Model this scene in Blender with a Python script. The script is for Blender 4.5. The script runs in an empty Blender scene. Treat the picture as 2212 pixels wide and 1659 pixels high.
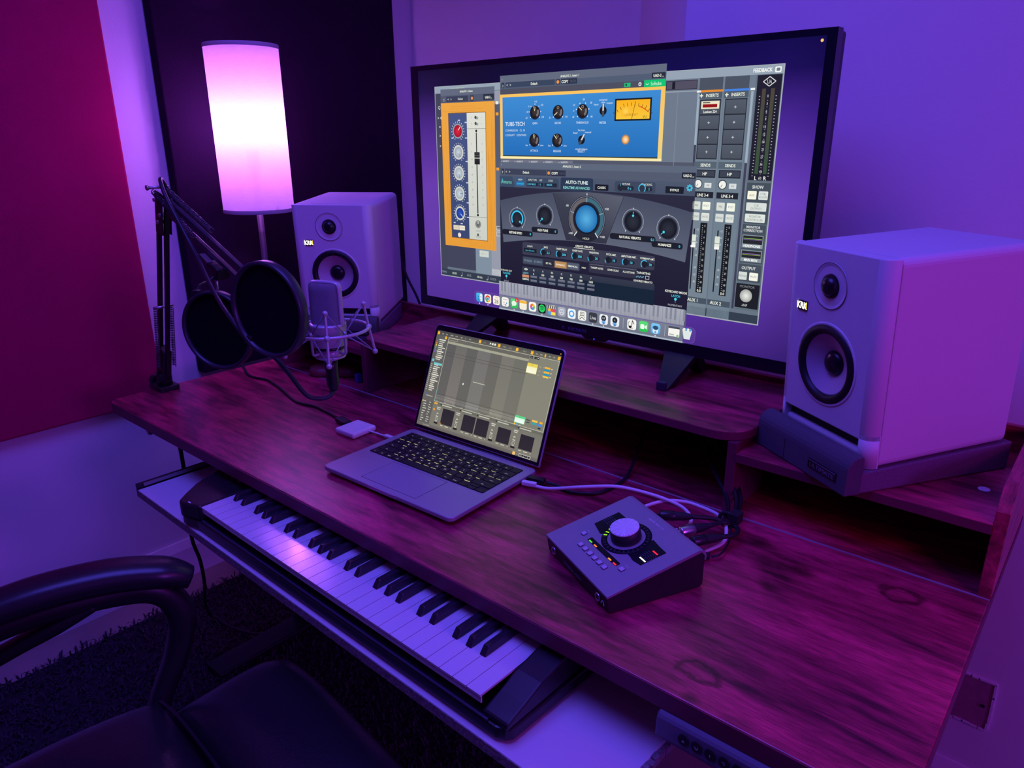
import bpy, bmesh, math, random
from mathutils import Vector, Matrix
random.seed(7)
PI = math.pi
H = 0.72          # desk top height above the floor; desk-frame coordinates have z = 0 on the desk top
SC = bpy.context.scene
COL = SC.collection

def lin(c):
    def f(v):
        v = v / 255.0
        return v / 12.92 if v <= 0.04045 else ((v + 0.055) / 1.055) ** 2.4
    return (f(c[0]), f(c[1]), f(c[2]))

# ------------------------------------------------------------------ camera
cam_d = bpy.data.cameras.new('camera')
cam_d.sensor_fit = 'HORIZONTAL'; cam_d.sensor_width = 36.0
cam_d.lens = 1574.22 / 2212.0 * 36.0
cam_d.clip_start = 0.02
cam = bpy.data.objects.new('camera', cam_d); COL.objects.link(cam)
CR = ((0.7607, 0.6490, -0.0058), (0.2044, -0.2481, -0.9469), (-0.6160, 0.7192, -0.3214))
cam.matrix_world = Matrix(((CR[0][0], -CR[1][0], -CR[2][0], 1.1646),
                           (CR[0][1], -CR[1][1], -CR[2][1], -0.5884),
                           (CR[0][2], -CR[1][2], -CR[2][2], 0.5652 + H),
                           (0, 0, 0, 1)))
SC.camera = cam

# ------------------------------------------------------------------ world, large lights, exposure
world = bpy.data.worlds.new('room_ambient'); SC.world = world; world.use_nodes = True
wb = world.node_tree.nodes['Background']
wb.inputs[0].default_value = (0.17, 0.06, 1.0, 1); wb.inputs[1].default_value = 0.022
SC.view_settings.view_transform = 'Standard'
SC.view_settings.look = 'None'
SC.view_settings.exposure = 0.0
SC.view_settings.gamma = 1.0
SC.view_settings.use_curve_mapping = False

def area_light(name, loc, target, size, power, color):
    d = bpy.data.lights.new(name, 'AREA'); d.shape = 'DISK'; d.size = size; d.energy = power; d.color = color
    o = bpy.data.objects.new(name, d); COL.objects.link(o); o.location = loc
    o.rotation_euler = (Vector(target) - Vector(loc)).to_track_quat('-Z', 'Y').to_euler()
    return o
# blue LED ceiling light above the chair, violet light from the far side of the room, small magenta lamp right of the desk
bl = area_light('blue_ceiling_light', (0.50, -0.25, 2.42), (0.45, -0.2, 0.7), 1.25, 21.5, (0.105, 0.075, 1.0)); bl.data.spread = math.radians(150)
area_light('violet_room_light', (4.8, -0.6, 1.75), (0.4, 0.4, 0.8), 0.9, 44.0, (0.33, 0.052, 1.0))
vd = bpy.data.lights.new('magenta_side_light', 'POINT'); vd.energy = 1.9; vd.color = (1.0, 0.03, 0.6); vd.shadow_soft_size = 0.08
vo = bpy.data.objects.new('magenta_side_light', vd); COL.objects.link(vo); vo.location = (1.50, 0.10, H + 0.40)
LAMP_POWER = 7.4
LAMP_COLOR = (0.56, 0.15, 1.0)

# ------------------------------------------------------------------ materials
MATS = {}
def nodes_of(name):
    m = bpy.data.materials.new(name); m.use_nodes = True
    return m, m.node_tree.nodes, m.node_tree.links, m.node_tree.nodes['Principled BSDF']
def mat(name, col, rough=0.5, metal=0.0, spec=0.5, bump=0.0, bscale=300.0, vary=0.0, vscale=40.0, coat=0.0):
    """plain coloured surface with optional procedural grain (bump) and colour variation"""
    if name in MATS: return MATS[name]
    m, n, l, p = nodes_of(name)
    p.inputs['Base Color'].default_value = (*col, 1)
    p.inputs['Roughness'].default_value = rough; p.inputs['Metallic'].default_value = metal
    p.inputs['Specular IOR Level'].default_value = spec
    p.inputs['Coat Weight'].default_value = coat
    tc = n.new('ShaderNodeTexCoord')
    if vary > 0:
        t = n.new('ShaderNodeTexNoise'); t.inputs['Scale'].default_value = vscale; t.inputs['Detail'].default_value = 4
        l.new(tc.outputs['Object'], t.inputs['Vector'])
        r = n.new('ShaderNodeMix'); r.data_type = 'RGBA'
        r.inputs['A'].default_value = (*[c * (1 - vary) for c in col], 1); r.inputs['B'].default_value = (*[min(1, c * (1 + vary)) for c in col], 1)
        l.new(t.outputs['Fac'], r.inputs['Factor']); l.new(r.outputs['Result'], p.inputs['Base Color'])
    if bump > 0:
        t = n.new('ShaderNodeTexNoise'); t.inputs['Scale'].default_value = bscale; t.inputs['Detail'].default_value = 3
        l.new(tc.outputs['Object'], t.inputs['Vector'])
        b = n.new('ShaderNodeBump'); b.inputs['Strength'].default_value = bump; b.inputs['Distance'].default_value = 0.002
        l.new(t.outputs['Fac'], b.inputs['Height']); l.new(b.outputs['Normal'], p.inputs['Normal'])
    MATS[name] = m; return m
def glow(name, rgb, strength=1.0):
    """something that gives off light (LED, lit legend)"""
    if name in MATS: return MATS[name]
    m, n, l, p = nodes_of(name)
    p.inputs['Base Color'].default_value = (0, 0, 0, 1); p.inputs['Roughness'].default_value = 0.6
    p.inputs['Emission Color'].default_value = (*lin(rgb), 1); p.inputs['Emission Strength'].default_value = strength
    m.cycles.emission_sampling = 'NONE'
    MATS[name] = m; return m
def screen_mat(name):
    m, n, l, p = nodes_of(name)
    a = n.new('ShaderNodeAttribute'); a.attribute_name = 'Col'
    p.inputs['Base Color'].default_value = (0, 0, 0, 1); p.inputs['Roughness'].default_value = 0.35
    p.inputs['Specular IOR Level'].default_value = 0.25
    l.new(a.outputs['Color'], p.inputs['Emission Color']); p.inputs['Emission Strength'].default_value = 1.0
    m.cycles.emission_sampling = 'NONE'
    MATS[name] = m; return m
KNOTS = ((0.622, -0.286, 0.024, True), (0.758, 0.014, 0.026, True), (0.633, -0.019, 0.016, False), (0.625, -0.336, 0.009, False), (0.564, 0.019, 0.018, False), (0.610, -0.085, 0.012, False))   # desk-local places of the knots
def wood(name, axis='X', rough=0.30, dark=1.0):
    """rustic red-brown wood print: streaks along one axis, darker smudges, knots and fine pores"""
    m, n, l, p = nodes_of(name)
    tc = n.new('ShaderNodeTexCoord')
    def mapped(sc):
        mp = n.new('ShaderNodeMapping'); l.new(tc.outputs['Object'], mp.inputs['Vector'])
        s = {'X': (sc[0], sc[1], sc[1]), 'Y': (sc[1], sc[0], sc[1])}[axis]
        mp.inputs['Scale'].default_value = s; return mp
    def noise(sc, scale, detail, dist=0.0):
        mp = mapped(sc); t = n.new('ShaderNodeTexNoise'); t.inputs['Scale'].default_value = scale
        t.inputs['Detail'].default_value = detail; t.inputs['Distortion'].default_value = dist
        l.new(mp.outputs['Vector'], t.inputs['Vector']); return t
    big = noise((1.5, 3.6), 3.2, 9, 0.9); streak = noise((1.5, 12.0), 6.5, 8, 0.35); fine = noise((6.0, 130.0), 8.0, 5, 0.2)
    r1 = n.new('ShaderNodeValToRGB'); e = r1.color_ramp.elements
    e[0].position = 0.38; e[0].color = (0.10 * dark, 0.006 * dark, 0.022 * dark, 1)
    e[1].position = 0.64; e[1].color = (0.80 * dark, 0.045 * dark, 0.155 * dark, 1)
    x = e.new(0.5); x.color = (0.40 * dark, 0.022 * dark, 0.078 * dark, 1)
    mx = n.new('ShaderNodeMath'); mx.operation = 'MULTIPLY_ADD'; mx.inputs[1].default_value = 0.40
    m2 = n.new('ShaderNodeMath'); m2.operation = 'MULTIPLY'; m2.inputs[1].default_value = 0.60
    l.new(big.outputs['Fac'], m2.inputs[0]); l.new(streak.outputs['Fac'], mx.inputs[0]); l.new(m2.outputs[0], mx.inputs[2])
    l.new(mx.outputs[0], r1.inputs['Fac'])
    # knots: sparse voronoi cells with dark rings
    mpk = mapped((1.6, 4.0)); v = n.new('ShaderNodeTexVoronoi'); v.inputs['Scale'].default_value = 1.5; v.inputs['Randomness'].default_value = 1.0
    ad = n.new('ShaderNodeMixRGB'); ad.blend_type = 'ADD'; ad.inputs[0].default_value = 0.16
    l.new(mpk.outputs['Vector'], ad.inputs[1]); l.new(streak.outputs['Color'], ad.inputs[2]); l.new(ad.outputs[0], v.inputs['Vector'])
    rk = n.new('ShaderNodeValToRGB'); k = rk.color_ramp.elements
    k[0].position = 0.0; k[0].color = (0.75, 0.75, 0.75, 1); k[1].position = 0.16; k[1].color = (1, 1, 1, 1)
    kk = k.new(0.065); kk.color = (0.30, 0.28, 0.28, 1); kk = k.new(0.045); kk.color = (0.75, 0.75, 0.75, 1)
    l.new(v.outputs['Distance'], rk.inputs['Fac'])
    mk = n.new('ShaderNodeMixRGB'); mk.blend_type = 'MULTIPLY'; mk.inputs[0].default_value = 0.85
    l.new(r1.outputs['Color'], mk.inputs[1]); l.new(rk.outputs['Color'], mk.inputs[2])
    prev = mk.outputs[0]
    for kx, ky, rad, ringed in KNOTS:
        vm = n.new('ShaderNodeVectorMath'); vm.operation = 'SUBTRACT'; l.new(tc.outputs['Object'], vm.inputs[0]); vm.inputs[1].default_value = (kx, ky, 0)
        dn = n.new('ShaderNodeTexNoise'); dn.inputs['Scale'].default_value = 38; dn.inputs['Detail'].default_value = 4; l.new(tc.outputs['Object'], dn.inputs['Vector'])
        va = n.new('ShaderNodeVectorMath'); va.operation = 'MULTIPLY_ADD'; va.inputs[1].default_value = (rad * 1.2,) * 3; l.new(dn.outputs['Color'], va.inputs[0]); l.new(vm.outputs[0], va.inputs[2])
        vs_ = n.new('ShaderNodeVectorMath'); vs_.operation = 'MULTIPLY'; vs_.inputs[1].default_value = (0.62 / rad, 1.0 / rad, 0); l.new(va.outputs[0], vs_.inputs[0])
        ln_ = n.new('ShaderNodeVectorMath'); ln_.operation = 'LENGTH'; l.new(vs_.outputs[0], ln_.inputs[0])
        ck = n.new('ShaderNodeValToRGB'); c = ck.color_ramp.elements
        c[0].position = 0.0; c[0].color = (.75, .7, .7, 1) if ringed else (.16, .15, .15, 1); c[1].position = 1.0; c[1].color = (1, 1, 1, 1)
        if ringed:
            for q, w in ((.42, .7), (.52, .22), (.64, .35), (.74, .9)): z_ = c.new(q); z_.color = (w, w, w, 1)
        else: z_ = c.new(.45); z_.color = (.4, .38, .38, 1)
        l.new(ln_.outputs['Value'], ck.inputs['Fac'])
        m3 = n.new('ShaderNodeMixRGB'); m3.blend_type = 'MULTIPLY'; m3.inputs[0].default_value = .9; l.new(prev, m3.inputs[1]); l.new(ck.outputs['Color'], m3.inputs[2]); prev = m3.outputs[0]
    rf = n.new('ShaderNodeValToRGB'); f = rf.color_ramp.elements
    f[0].position = 0.36; f[0].color = (0.42, 0.4, 0.4, 1); f[1].position = 0.56; f[1].color = (1, 1, 1, 1)
    l.new(fine.outputs['Fac'], rf.inputs['Fac'])
    mf = n.new('ShaderNodeMixRGB'); mf.blend_type = 'MULTIPLY'; mf.inputs[0].default_value = 0.8
    l.new(prev, mf.inputs[1]); l.new(rf.outputs['Color'], mf.inputs[2])
    l.new(mf.outputs[0], p.inputs['Base Color'])
    p.inputs['Roughness'].default_value = rough; p.inputs['Specular IOR Level'].default_value = 0.55
    b = n.new('ShaderNodeBump'); b.inputs['Strength'].default_value = 0.35; b.inputs['Distance'].default_value = 0.0006
    l.new(fine.outputs['Fac'], b.inputs['Height']); l.new(b.outputs['Normal'], p.inputs['Normal'])
    MATS[name] = m; return m

WHITE_PAINT = mat('wall_paint', (0.78, 0.77, 0.78), 0.85, spec=0.2, bump=0.12, bscale=160)
TRIM = mat('trim_paint', (0.8, 0.79, 0.8), 0.45, spec=0.4)
WOOD = wood('rustic_wood'); WOOD_Y = wood('rustic_wood_depth', 'Y')
EDGE = mat('dark_edge_band', (0.16, 0.020, 0.06), 0.5, spec=0.35, vary=0.3, vscale=25)
BLACK_PLASTIC = mat('black_plastic', (0.012, 0.012, 0.014), 0.42)
BLACK_GLOSS = mat('black_gloss', (0.008, 0.008, 0.010), 0.18)
BLACK_METAL = mat('black_metal', (0.018, 0.018, 0.02), 0.38, metal=0.2)
RUBBER = mat('black_rubber', (0.012, 0.012, 0.013), 0.7)
STEEL = mat('bright_steel', (0.62, 0.61, 0.63), 0.28, metal=0.9)
WHITE_PLASTIC = mat('white_plastic', (0.82, 0.81, 0.82), 0.38)
KRK_WHITE = mat('white_speaker_vinyl', (0.66, 0.65, 0.67), 0.5, spec=0.35, bump=0.06, bscale=700)
GREY_ALU = mat('grey_aluminium', (0.40, 0.40, 0.43), 0.42, metal=0.35, bump=0.03, bscale=1500)
KEYCAP = mat('black_keycap', (0.010, 0.010, 0.012), 0.55)
FOAM = mat('charcoal_foam', (0.20, 0.13, 0.20), 0.95, spec=0.1, bump=0.9, bscale=900, vary=0.5, vscale=700)
FOAM_SMOOTH = mat('charcoal_foam_skin', (0.10, 0.09, 0.11), 0.9, spec=0.12, bump=0.25, bscale=900)
MIC_NICKEL = mat('satin_nickel', (0.52, 0.50, 0.53), 0.40, metal=0.35)
LEATHER = mat('black_leather', (0.016, 0.014, 0.018), 0.34, bump=0.25, bscale=220)

# ------------------------------------------------------------------ mesh builder
class MB:
    def __init__(s): s.v = []; s.f = []; s.sm = []
    def add(s, vs, fs, smooth=False):
        o = len(s.v); s.v += [tuple(a) for a in vs]
        for f in fs: s.f.append(tuple(i + o for i in f)); s.sm.append(smooth)
        return s
    def box(s, c, d, rz=0.0, m=None):
        x, y, z = d[0] / 2, d[1] / 2, d[2] / 2
        vs = [Vector((a * x, b * y, e * z)) for e in (-1, 1) for a, b in ((-1, -1), (1, -1), (1, 1), (-1, 1))]
        M = m if m is not None else Matrix.Rotation(rz, 3, 'Z')
        vs = [M @ a + Vector(c) for a in vs]
        return s.add(vs, [(3, 2, 1, 0), (4, 5, 6, 7), (0, 1, 5, 4), (1, 2, 6, 5), (2, 3, 7, 6), (3, 0, 4, 7)])
    def bx(s, x0, x1, y0, y1, z0, z1): return s.box(((x0 + x1) / 2, (y0 + y1) / 2, (z0 + z1) / 2), (x1 - x0, y1 - y0, z1 - z0))
    def prism(s, pts, h0, h1, axis='Z', smooth=False):
        """closed polygon pts (2D) extruded from h0 to h1 along axis; 2D axes are the remaining two in xyz order"""
        def P(a, b, h): return {'Z': (a, b, h), 'Y': (a, h, b), 'X': (h, a, b)}[axis]
        n = len(pts); vs = [P(a, b, h0) for a, b in pts] + [P(a, b, h1) for a, b in pts]
        o = len(s.v); s.v += vs
        area = sum(pts[i][0] * pts[(i + 1) % n][1] - pts[(i + 1) % n][0] * pts[i][1] for i in range(n))
        flip = (area < 0) ^ (axis == 'Y') ^ (h1 < h0)
        A = list(range(n)); B = [i + n for i in A]
        caps = [tuple(o + i for i in (A if flip else A[::-1])), tuple(o + i for i in (B[::-1] if flip else B))]
        for c in caps: s.f.append(c); s.sm.append(False)
        for i in range(n):
            j = (i + 1) % n; q = (o + i, o + j, o + j + n, o + i + n)
            s.f.append(q[::-1] if flip else q); s.sm.append(smooth)
        return s
    def lathe(s, prof, n=32, m=None, off=(0, 0, 0), close=False, smooth=True):
        """profile of (r, z) revolved about z"""
        vs = []; fs = []; k = len(prof); M = m if m is not None else Matrix.Identity(3); off = Vector(off)
        for i in range(n):
            a = 2 * PI * i / n; c, d = math.cos(a), math.sin(a)
            for r, z in prof: vs.append(M @ Vector((r * c, r * d, z)) + off)
        for i in range(n):
            j = (i + 1) % n
            for t in range(k - 1): fs.append((i * k + t, j * k + t, j * k + t + 1, i * k + t + 1))
        o = len(s.v); s.add(vs, fs, smooth)
        if close:
            s.f.append(tuple(o + i * k for i in range(n))[::-1]); s.sm.append(False)
            s.f.append(tuple(o + i * k + k - 1 for i in range(n))); s.sm.append(False)
        return s
    def cyl(s, c, r, h, n=24, m=None, r2=None):
        """solid cylinder from c upward (local z) by h"""
        return s.lathe([(r, 0), (r if r2 is None else r2, h)], n, m, c, close=True)
    def ball(s, c, r, n=12, sz=1.0):
        pr = [(max(1e-5, r * math.sin(PI * i / 8)), -r * sz * math.cos(PI * i / 8)) for i in range(9)]
        return s.lathe(pr, n, None, c)
    def tube(s, pts, r, n=10, smooth_path=True, sub=6, caps=True, closed=False):
        pts = [Vector(a) for a in pts]
        if smooth_path and len(pts) > 2: pts = catmull(pts, sub, closed)
        rr = r if isinstance(r, (list, tuple)) else None
        k = len(pts); T = []
        for i in range(k):
            if closed: t = pts[(i + 1) % k] - pts[i - 1]
            else: t = pts[min(i + 1, k - 1)] - pts[max(i - 1, 0)]
            T.append(t.normalized() if t.length > 1e-9 else Vector((0, 0, 1)))
        up = Vector((0, 0, 1)) if abs(T[0].z) < 0.9 else Vector((1, 0, 0))
        N = (up - T[0] * up.dot(T[0])).normalized(); vs = []
        for i in range(k):
            N = N - T[i] * N.dot(T[i]); N = N.normalized() if N.length > 1e-6 else T[i].orthogonal().normalized()
            B = T[i].cross(N); ri = r if rr is None else rr[0] + (rr[1] - rr[0]) * i / (k - 1)
            for a in range(n):
                w = 2 * PI * a / n; vs.append(pts[i] + (N * math.cos(w) + B * math.sin(w)) * ri)
        fs = []
        for i in range(k if closed else k - 1):
            i2 = (i + 1) % k
            for a in range(n):
                b = (a + 1) % n; fs.append((i * n + a, i * n + b, i2 * n + b, i2 * n + a))
        o = len(s.v); s.add(vs, fs, True)
        if caps and not closed:
            s.f.append(tuple(o + a for a in range(n))[::-1]); s.sm.append(False)
            s.f.append(tuple(o + (k - 1) * n + a for a in range(n))); s.sm.append(False)
        return s
    def mesh(s, name):
        me = bpy.data.meshes.new(name); me.from_pydata(s.v, [], s.f)
        me.polygons.foreach_set('use_smooth', s.sm); me.update(); return me
def catmull(p, sub, closed=False):
    out = []; n = len(p)
    for i in range(n if closed else n - 1):
        g = (lambda k: p[k % n]) if closed else (lambda k: p[max(0, min(n - 1, k))])
        a, b, c, d = g(i - 1), g(i), g(i + 1), g(i + 2)
        for j in range(sub):
            t = j / sub
            out.append(0.5 * ((2 * b) + (c - a) * t + (2 * a - 5 * b + 4 * c - d) * t * t + (3 * b - a - 3 * c + d) * t ** 3))
    if not closed: out.append(p[-1])
    return out
def rrect(x0, x1, y0, y1, r, n=6, corners=(1, 1, 1, 1)):
    """counter-clockwise rounded rectangle; corners order: (x0,y0) (x1,y0) (x1,y1) (x0,y1)"""
    out = []
    for (cx, cy, a0, ok, px, py) in ((x0 + r, y0 + r, PI, corners[0], x0, y0), (x1 - r, y0 + r, 1.5 * PI, corners[1], x1, y0), (x1 - r, y1 - r, 0, corners[2], x1, y1), (x0 + r, y1 - r, 0.5 * PI, corners[3], x0, y1)):
        if not ok: out.append((px, py)); continue
        for i in range(n + 1):
            a = a0 + 0.5 * PI * i / n; out.append((cx + r * math.cos(a), cy + r * math.sin(a)))
    return out
def link(name, me, m, parent=None, loc=(0, 0, 0), rot=(0, 0, 0), bevel=0.0, seg=2, angle=0.6):
    o = bpy.data.objects.new(name, me); COL.objects.link(o)
    if m is not None and not me.materials: me.materials.append(m)
    o.location = loc; o.rotation_euler = rot; o.parent = parent
    if bevel > 0:
        b = o.modifiers.new('bevel', 'BEVEL'); b.width = bevel; b.segments = seg; b.limit_method = 'ANGLE'; b.angle_limit = angle
        b.harden_normals = False
    return o
def part(name, mb, m, parent, bevel=0.0, label=None, **k):
    o = link(name, mb.mesh(name), m, parent, bevel=bevel, **k)
    if label: o['label'] = label
    return o
def tag(o, label, cat, group=None):
    o['label'] = label; o['category'] = cat
    if group: o['group'] = group
    return o
def thing(name, label, cat, loc=(0, 0, 0), rz=0.0, group=None, rot=None):
    o = bpy.data.objects.new(name, None); COL.objects.link(o); o.empty_display_size = 0.05
    o.location = (loc[0], loc[1], loc[2] + H); o.rotation_euler = rot if rot else (0, 0, rz)
    return tag(o, label, cat, group)
def single(name, mb, m, label, cat, group=None, bevel=0.0):
    """one-mesh thing given in desk-frame coordinates; its origin goes to the base centre"""
    xs, ys, zs = zip(*mb.v); c = Vector(((min(xs) + max(xs)) / 2, (min(ys) + max(ys)) / 2, min(zs)))
    mb.v = [tuple(Vector(a) - c) for a in mb.v]
    o = link(name, mb.mesh(name), m, None, loc=(c.x, c.y, c.z + H), bevel=bevel)
    return tag(o, label, cat, group)
def struct(name, mb, m, bevel=0.0):
    mb.v = [(a, b, c + H) for a, b, c in mb.v]
    o = link(name, mb.mesh(name), m, None, bevel=bevel); o['kind'] = 'structure'; return o
def axis_m(zdir, xhint=(1, 0, 0)):
    """3x3 matrix whose local z points along zdir"""
    z = Vector(zdir).normalized(); x = Vector(xhint); x = x - z * x.dot(z)
    if x.length < 1e-4: x = z.orthogonal()
    x.normalize(); y = z.cross(x)
    return Matrix((x, y, z)).transposed()

def flat_planes(o):
    for q in o.data.polygons:
        if max(abs(k) for k in q.normal) > .995: q.use_smooth = False
    return o
def cut(o, mb):
    """carve mb out of o (boolean, applied at once)"""
    c = bpy.data.objects.new('cutter', mb.mesh('cutter')); COL.objects.link(c); c.parent = o.parent
    md = o.modifiers.new('cut', 'BOOLEAN'); md.object = c; md.operation = 'DIFFERENCE'; md.solver = 'EXACT'
    bpy.context.view_layer.update(); dg = bpy.context.evaluated_depsgraph_get()
    me = bpy.data.meshes.new_from_object(o.evaluated_get(dg)); o.modifiers.clear(); o.data = me; bpy.data.objects.remove(c)
    return flat_planes(o)

# ------------------------------------------------------------------ flat print: panels of coloured shapes and lettering
TEXTQ = []
class UI:
    """flat graphics in pixel units (x right, y down) laid on a local plane; k is the current layer"""
    def __init__(s, w, h, sx, sz, step=0.00005):
        s.w, s.h, s.sx, s.sz, s.step = w, h, sx, sz, step
        s.v = []; s.f = []; s.c = []; s.k = 0
    def P(s, x, y, k=None): return (x / s.w * s.sx, -(s.k if k is None else k) * s.step, s.sz - y / s.h * s.sz)
    def poly(s, pts, col, grad=None, keep=False):
        """grad: one colour per point"""
        o = len(s.v); s.v += [s.P(x, y) for x, y in pts]; s.f.append(tuple(range(o, o + len(pts))))
        s.c.append([lin(g) for g in grad] if grad else [lin(col)] * len(pts))
    def rect(s, x0, y0, x1, y1, col, col2=None):
        """col2: colour at the lower edge"""
        s.poly([(x0, y1), (x1, y1), (x1, y0), (x0, y0)], col, [col2, col2, col, col] if col2 else None)
    def rrect(s, x0, y0, x1, y1, r, col, col2=None):
        pts = [(a, b) for a, b in rrect(x0, x1, y0, y1, r, 4)][::-1]
        g = None
        if col2: g = [tuple(col[i] + (col2[i] - col[i]) * (b - y0) / (y1 - y0) for i in range(3)) for a, b in pts]
        s.poly(pts, col, g)
    def frame(s, x0, y0, x1, y1, t, col):
        s.rect(x0, y0, x1, y0 + t, col); s.rect(x0, y1 - t, x1, y1, col); s.rect(x0, y0, x0 + t, y1, col); s.rect(x1 - t, y0, x1, y1, col)
    def disc(s, x, y, r, col, n=28, ry=None, edge=None):
        ry = ry or r; ring = [(x + r * math.cos(-2 * PI * i / n), y + ry * math.sin(-2 * PI * i / n)) for i in range(n)]
        if edge is None: s.poly(ring, col); return
        o = len(s.v); s.v.append(s.P(x, y)); s.v += [s.P(a, b) for a, b in ring]
        for i in range(n):
            s.f.append((o, o + 1 + i, o + 1 + (i + 1) % n)); s.c.append([lin(col), lin(edge), lin(edge)])
    def arc(s, x, y, r0, r1, a0, a1, col, n=26):
        """angles clockwise from straight up, degrees"""
        for i in range(n):
            p = [math.radians(a0 + (a1 - a0) * t / n) for t in (i, i + 1)]
            q = [(x + r0 * math.sin(p[0]), y - r0 * math.cos(p[0])), (x + r0 * math.sin(p[1]), y - r0 * math.cos(p[1])), (x + r1 * math.sin(p[1]), y - r1 * math.cos(p[1])), (x + r1 * math.sin(p[0]), y - r1 * math.cos(p[0]))]
            s.poly(q, col, keep=True)
    def line(s, x0, y0, x1, y1, t, col):
        dx, dy = x1 - x0, y1 - y0; d = math.hypot(dx, dy) or 1; nx, ny = -dy / d * t / 2, dx / d * t / 2
        s.poly([(x0 + nx, y0 + ny), (x1 + nx, y1 + ny), (x1 - nx, y1 - ny), (x0 - nx, y0 - ny)], col)
    def ticks(s, x, y, r0, r1, a0, a1, n, t, col):
        for i in range(n):
            a = math.radians(a0 + (a1 - a0) * i / (n - 1))
            s.line(x + r0 * math.sin(a), y - r0 * math.cos(a), x + r1 * math.sin(a), y - r1 * math.cos(a), t, col)
    def text(s, x, y, txt, size, col, align='CENTER', wide=1.0, bold=0.0):
        """x, y: anchor at the vertical middle of the capitals; size: capital height in pixels"""
        TEXTQ.append((s, s.k, x, y, txt, size, col, align, wide, bold))
    def build(s, name, m, parent, loc=(0, 0, 0), rot=(0, 0, 0)):
        me = bpy.data.meshes.new(name); me.from_pydata(s.v, [], s.f)
        at = me.color_attributes.new('Col', 'FLOAT_COLOR', 'CORNER')
        flat = []
        for c in s.c:
            for q in c: flat += [q[0], q[1], q[2], 1.0]
        at.data.foreach_set('color', flat); me.update()
        return link(name, me, m, parent, loc=loc, rot=rot)
def glyph_meshes(items, res=2):
    """list of (text, bold) -> list of (verts, faces) with capital height 1, origin at the left base line"""
    objs = []
    for txt, bold in items:
        cu = bpy.data.curves.new('lettering', 'FONT'); cu.body = txt; cu.size = 1.0; cu.resolution_u = res; cu.offset = bold
        o = bpy.data.objects.new('lettering', cu); COL.objects.link(o); objs.append(o)
    bpy.context.view_layer.update(); dg = bpy.context.evaluated_depsgraph_get(); out = []
    for o in objs:
        me = o.evaluated_get(dg).to_mesh()
        out.append(([(v.co.x / 0.729, v.co.y / 0.729) for v in me.vertices], [tuple(f.vertices) for f in me.polygons]))
        o.evaluated_get(dg).to_mesh_clear()
    for o in objs:
        cu = o.data; bpy.data.objects.remove(o); bpy.data.curves.remove(cu)
    return out
def flush_text():
    global TEXTQ
    gl = glyph_meshes([(t[4], t[9]) for t in TEXTQ])
    for (u, k, x, y, txt, size, col, align, wide, bold), (vs, fs) in zip(TEXTQ, gl):
        if not vs: continue
        x0 = min(a for a, b in vs); x1 = max(a for a, b in vs)
        off = {'CENTER': (x0 + x1) / 2, 'LEFT': x0, 'RIGHT': x1}[align]
        o = len(u.v)
        for a, b in vs: u.v.append(u.P(x + (a - off) * size * wide, y + size / 2 - b * size, k))
        c = lin(col)
        for f in fs: u.f.append(tuple(i + o for i in f)); u.c.append([c] * len(f))
    TEXTQ = []
# ================================================================== the setting
XL, YN, YB = -0.88, 1.28, 0.82            # left wall plane, wall of the nook, wall behind the desk
DX0, DX1 = 0.025, 0.407                   # the short angled wall runs from (DX0, YN) to (DX1, YB)
XR, YF, ZC = 5.6, -2.6, 1.75              # how far the room goes on
FLOOR_M = mat('dark_wood_floor', (0.30, 0.22, 0.20), 0.5, vary=0.35, vscale=6)
struct('floor', MB().bx(XL - 0.1, XR, YF, YN + 0.1, -H - 0.05, -H), FLOOR_M)
struct('wall_left', MB().bx(XL - 0.1, XL, YF, YN + 0.1, -H, ZC), WHITE_PAINT)
struct('wall_nook', MB().bx(XL, DX0 + 0.15, YN, YN + 0.1, -H, ZC), WHITE_PAINT)
struct('wall_angled', MB().prism([(DX0, YN), (DX1, YB), (DX1 + 0.1, YB + 0.05), (DX0 + 0.12, YN + 0.05)], -H, ZC), WHITE_PAINT)
WB = struct('wall_back', MB().bx(DX1, XR, YB, YB + 0.1, -H, ZC), WHITE_PAINT)
struct('ceiling', MB().bx(XL - 0.1, XR, YF, YN + 0.1, ZC + 0.002, ZC + 0.05), WHITE_PAINT)
def baseboard(name, pts):
    (ax, ay), (bx_, by) = pts; d = Vector((bx_ - ax, by - ay, 0)); n = Vector((d.y, -d.x, 0)).normalized()
    prof = [(0.001, 0), (0.014, 0), (0.014, 0.095), (0.009, 0.112), (0.006, 0.122), (0.001, 0.122)]
    mb = MB(); a, b = Vector((ax, ay, -H)), Vector((bx_, by, -H)); k = len(prof)
    vs = [a + n * p + Vector((0, 0, q)) for p, q in prof] + [b + n * p + Vector((0, 0, q)) for p, q in prof]
    fs = [(i, (i + 1) % k, (i + 1) % k + k, i + k) for i in range(k)] + [tuple(range(k))[::-1], tuple(range(k, 2 * k))]
    mb.add(vs, fs); struct(name, mb, TRIM)
baseboard('baseboard_left', ((XL, -2.5), (XL, YN)))
baseboard('baseboard_nook', ((XL, YN), (DX0, YN)))
baseboard('baseboard_back', ((DX1, YB), (XR, YB)))
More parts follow.
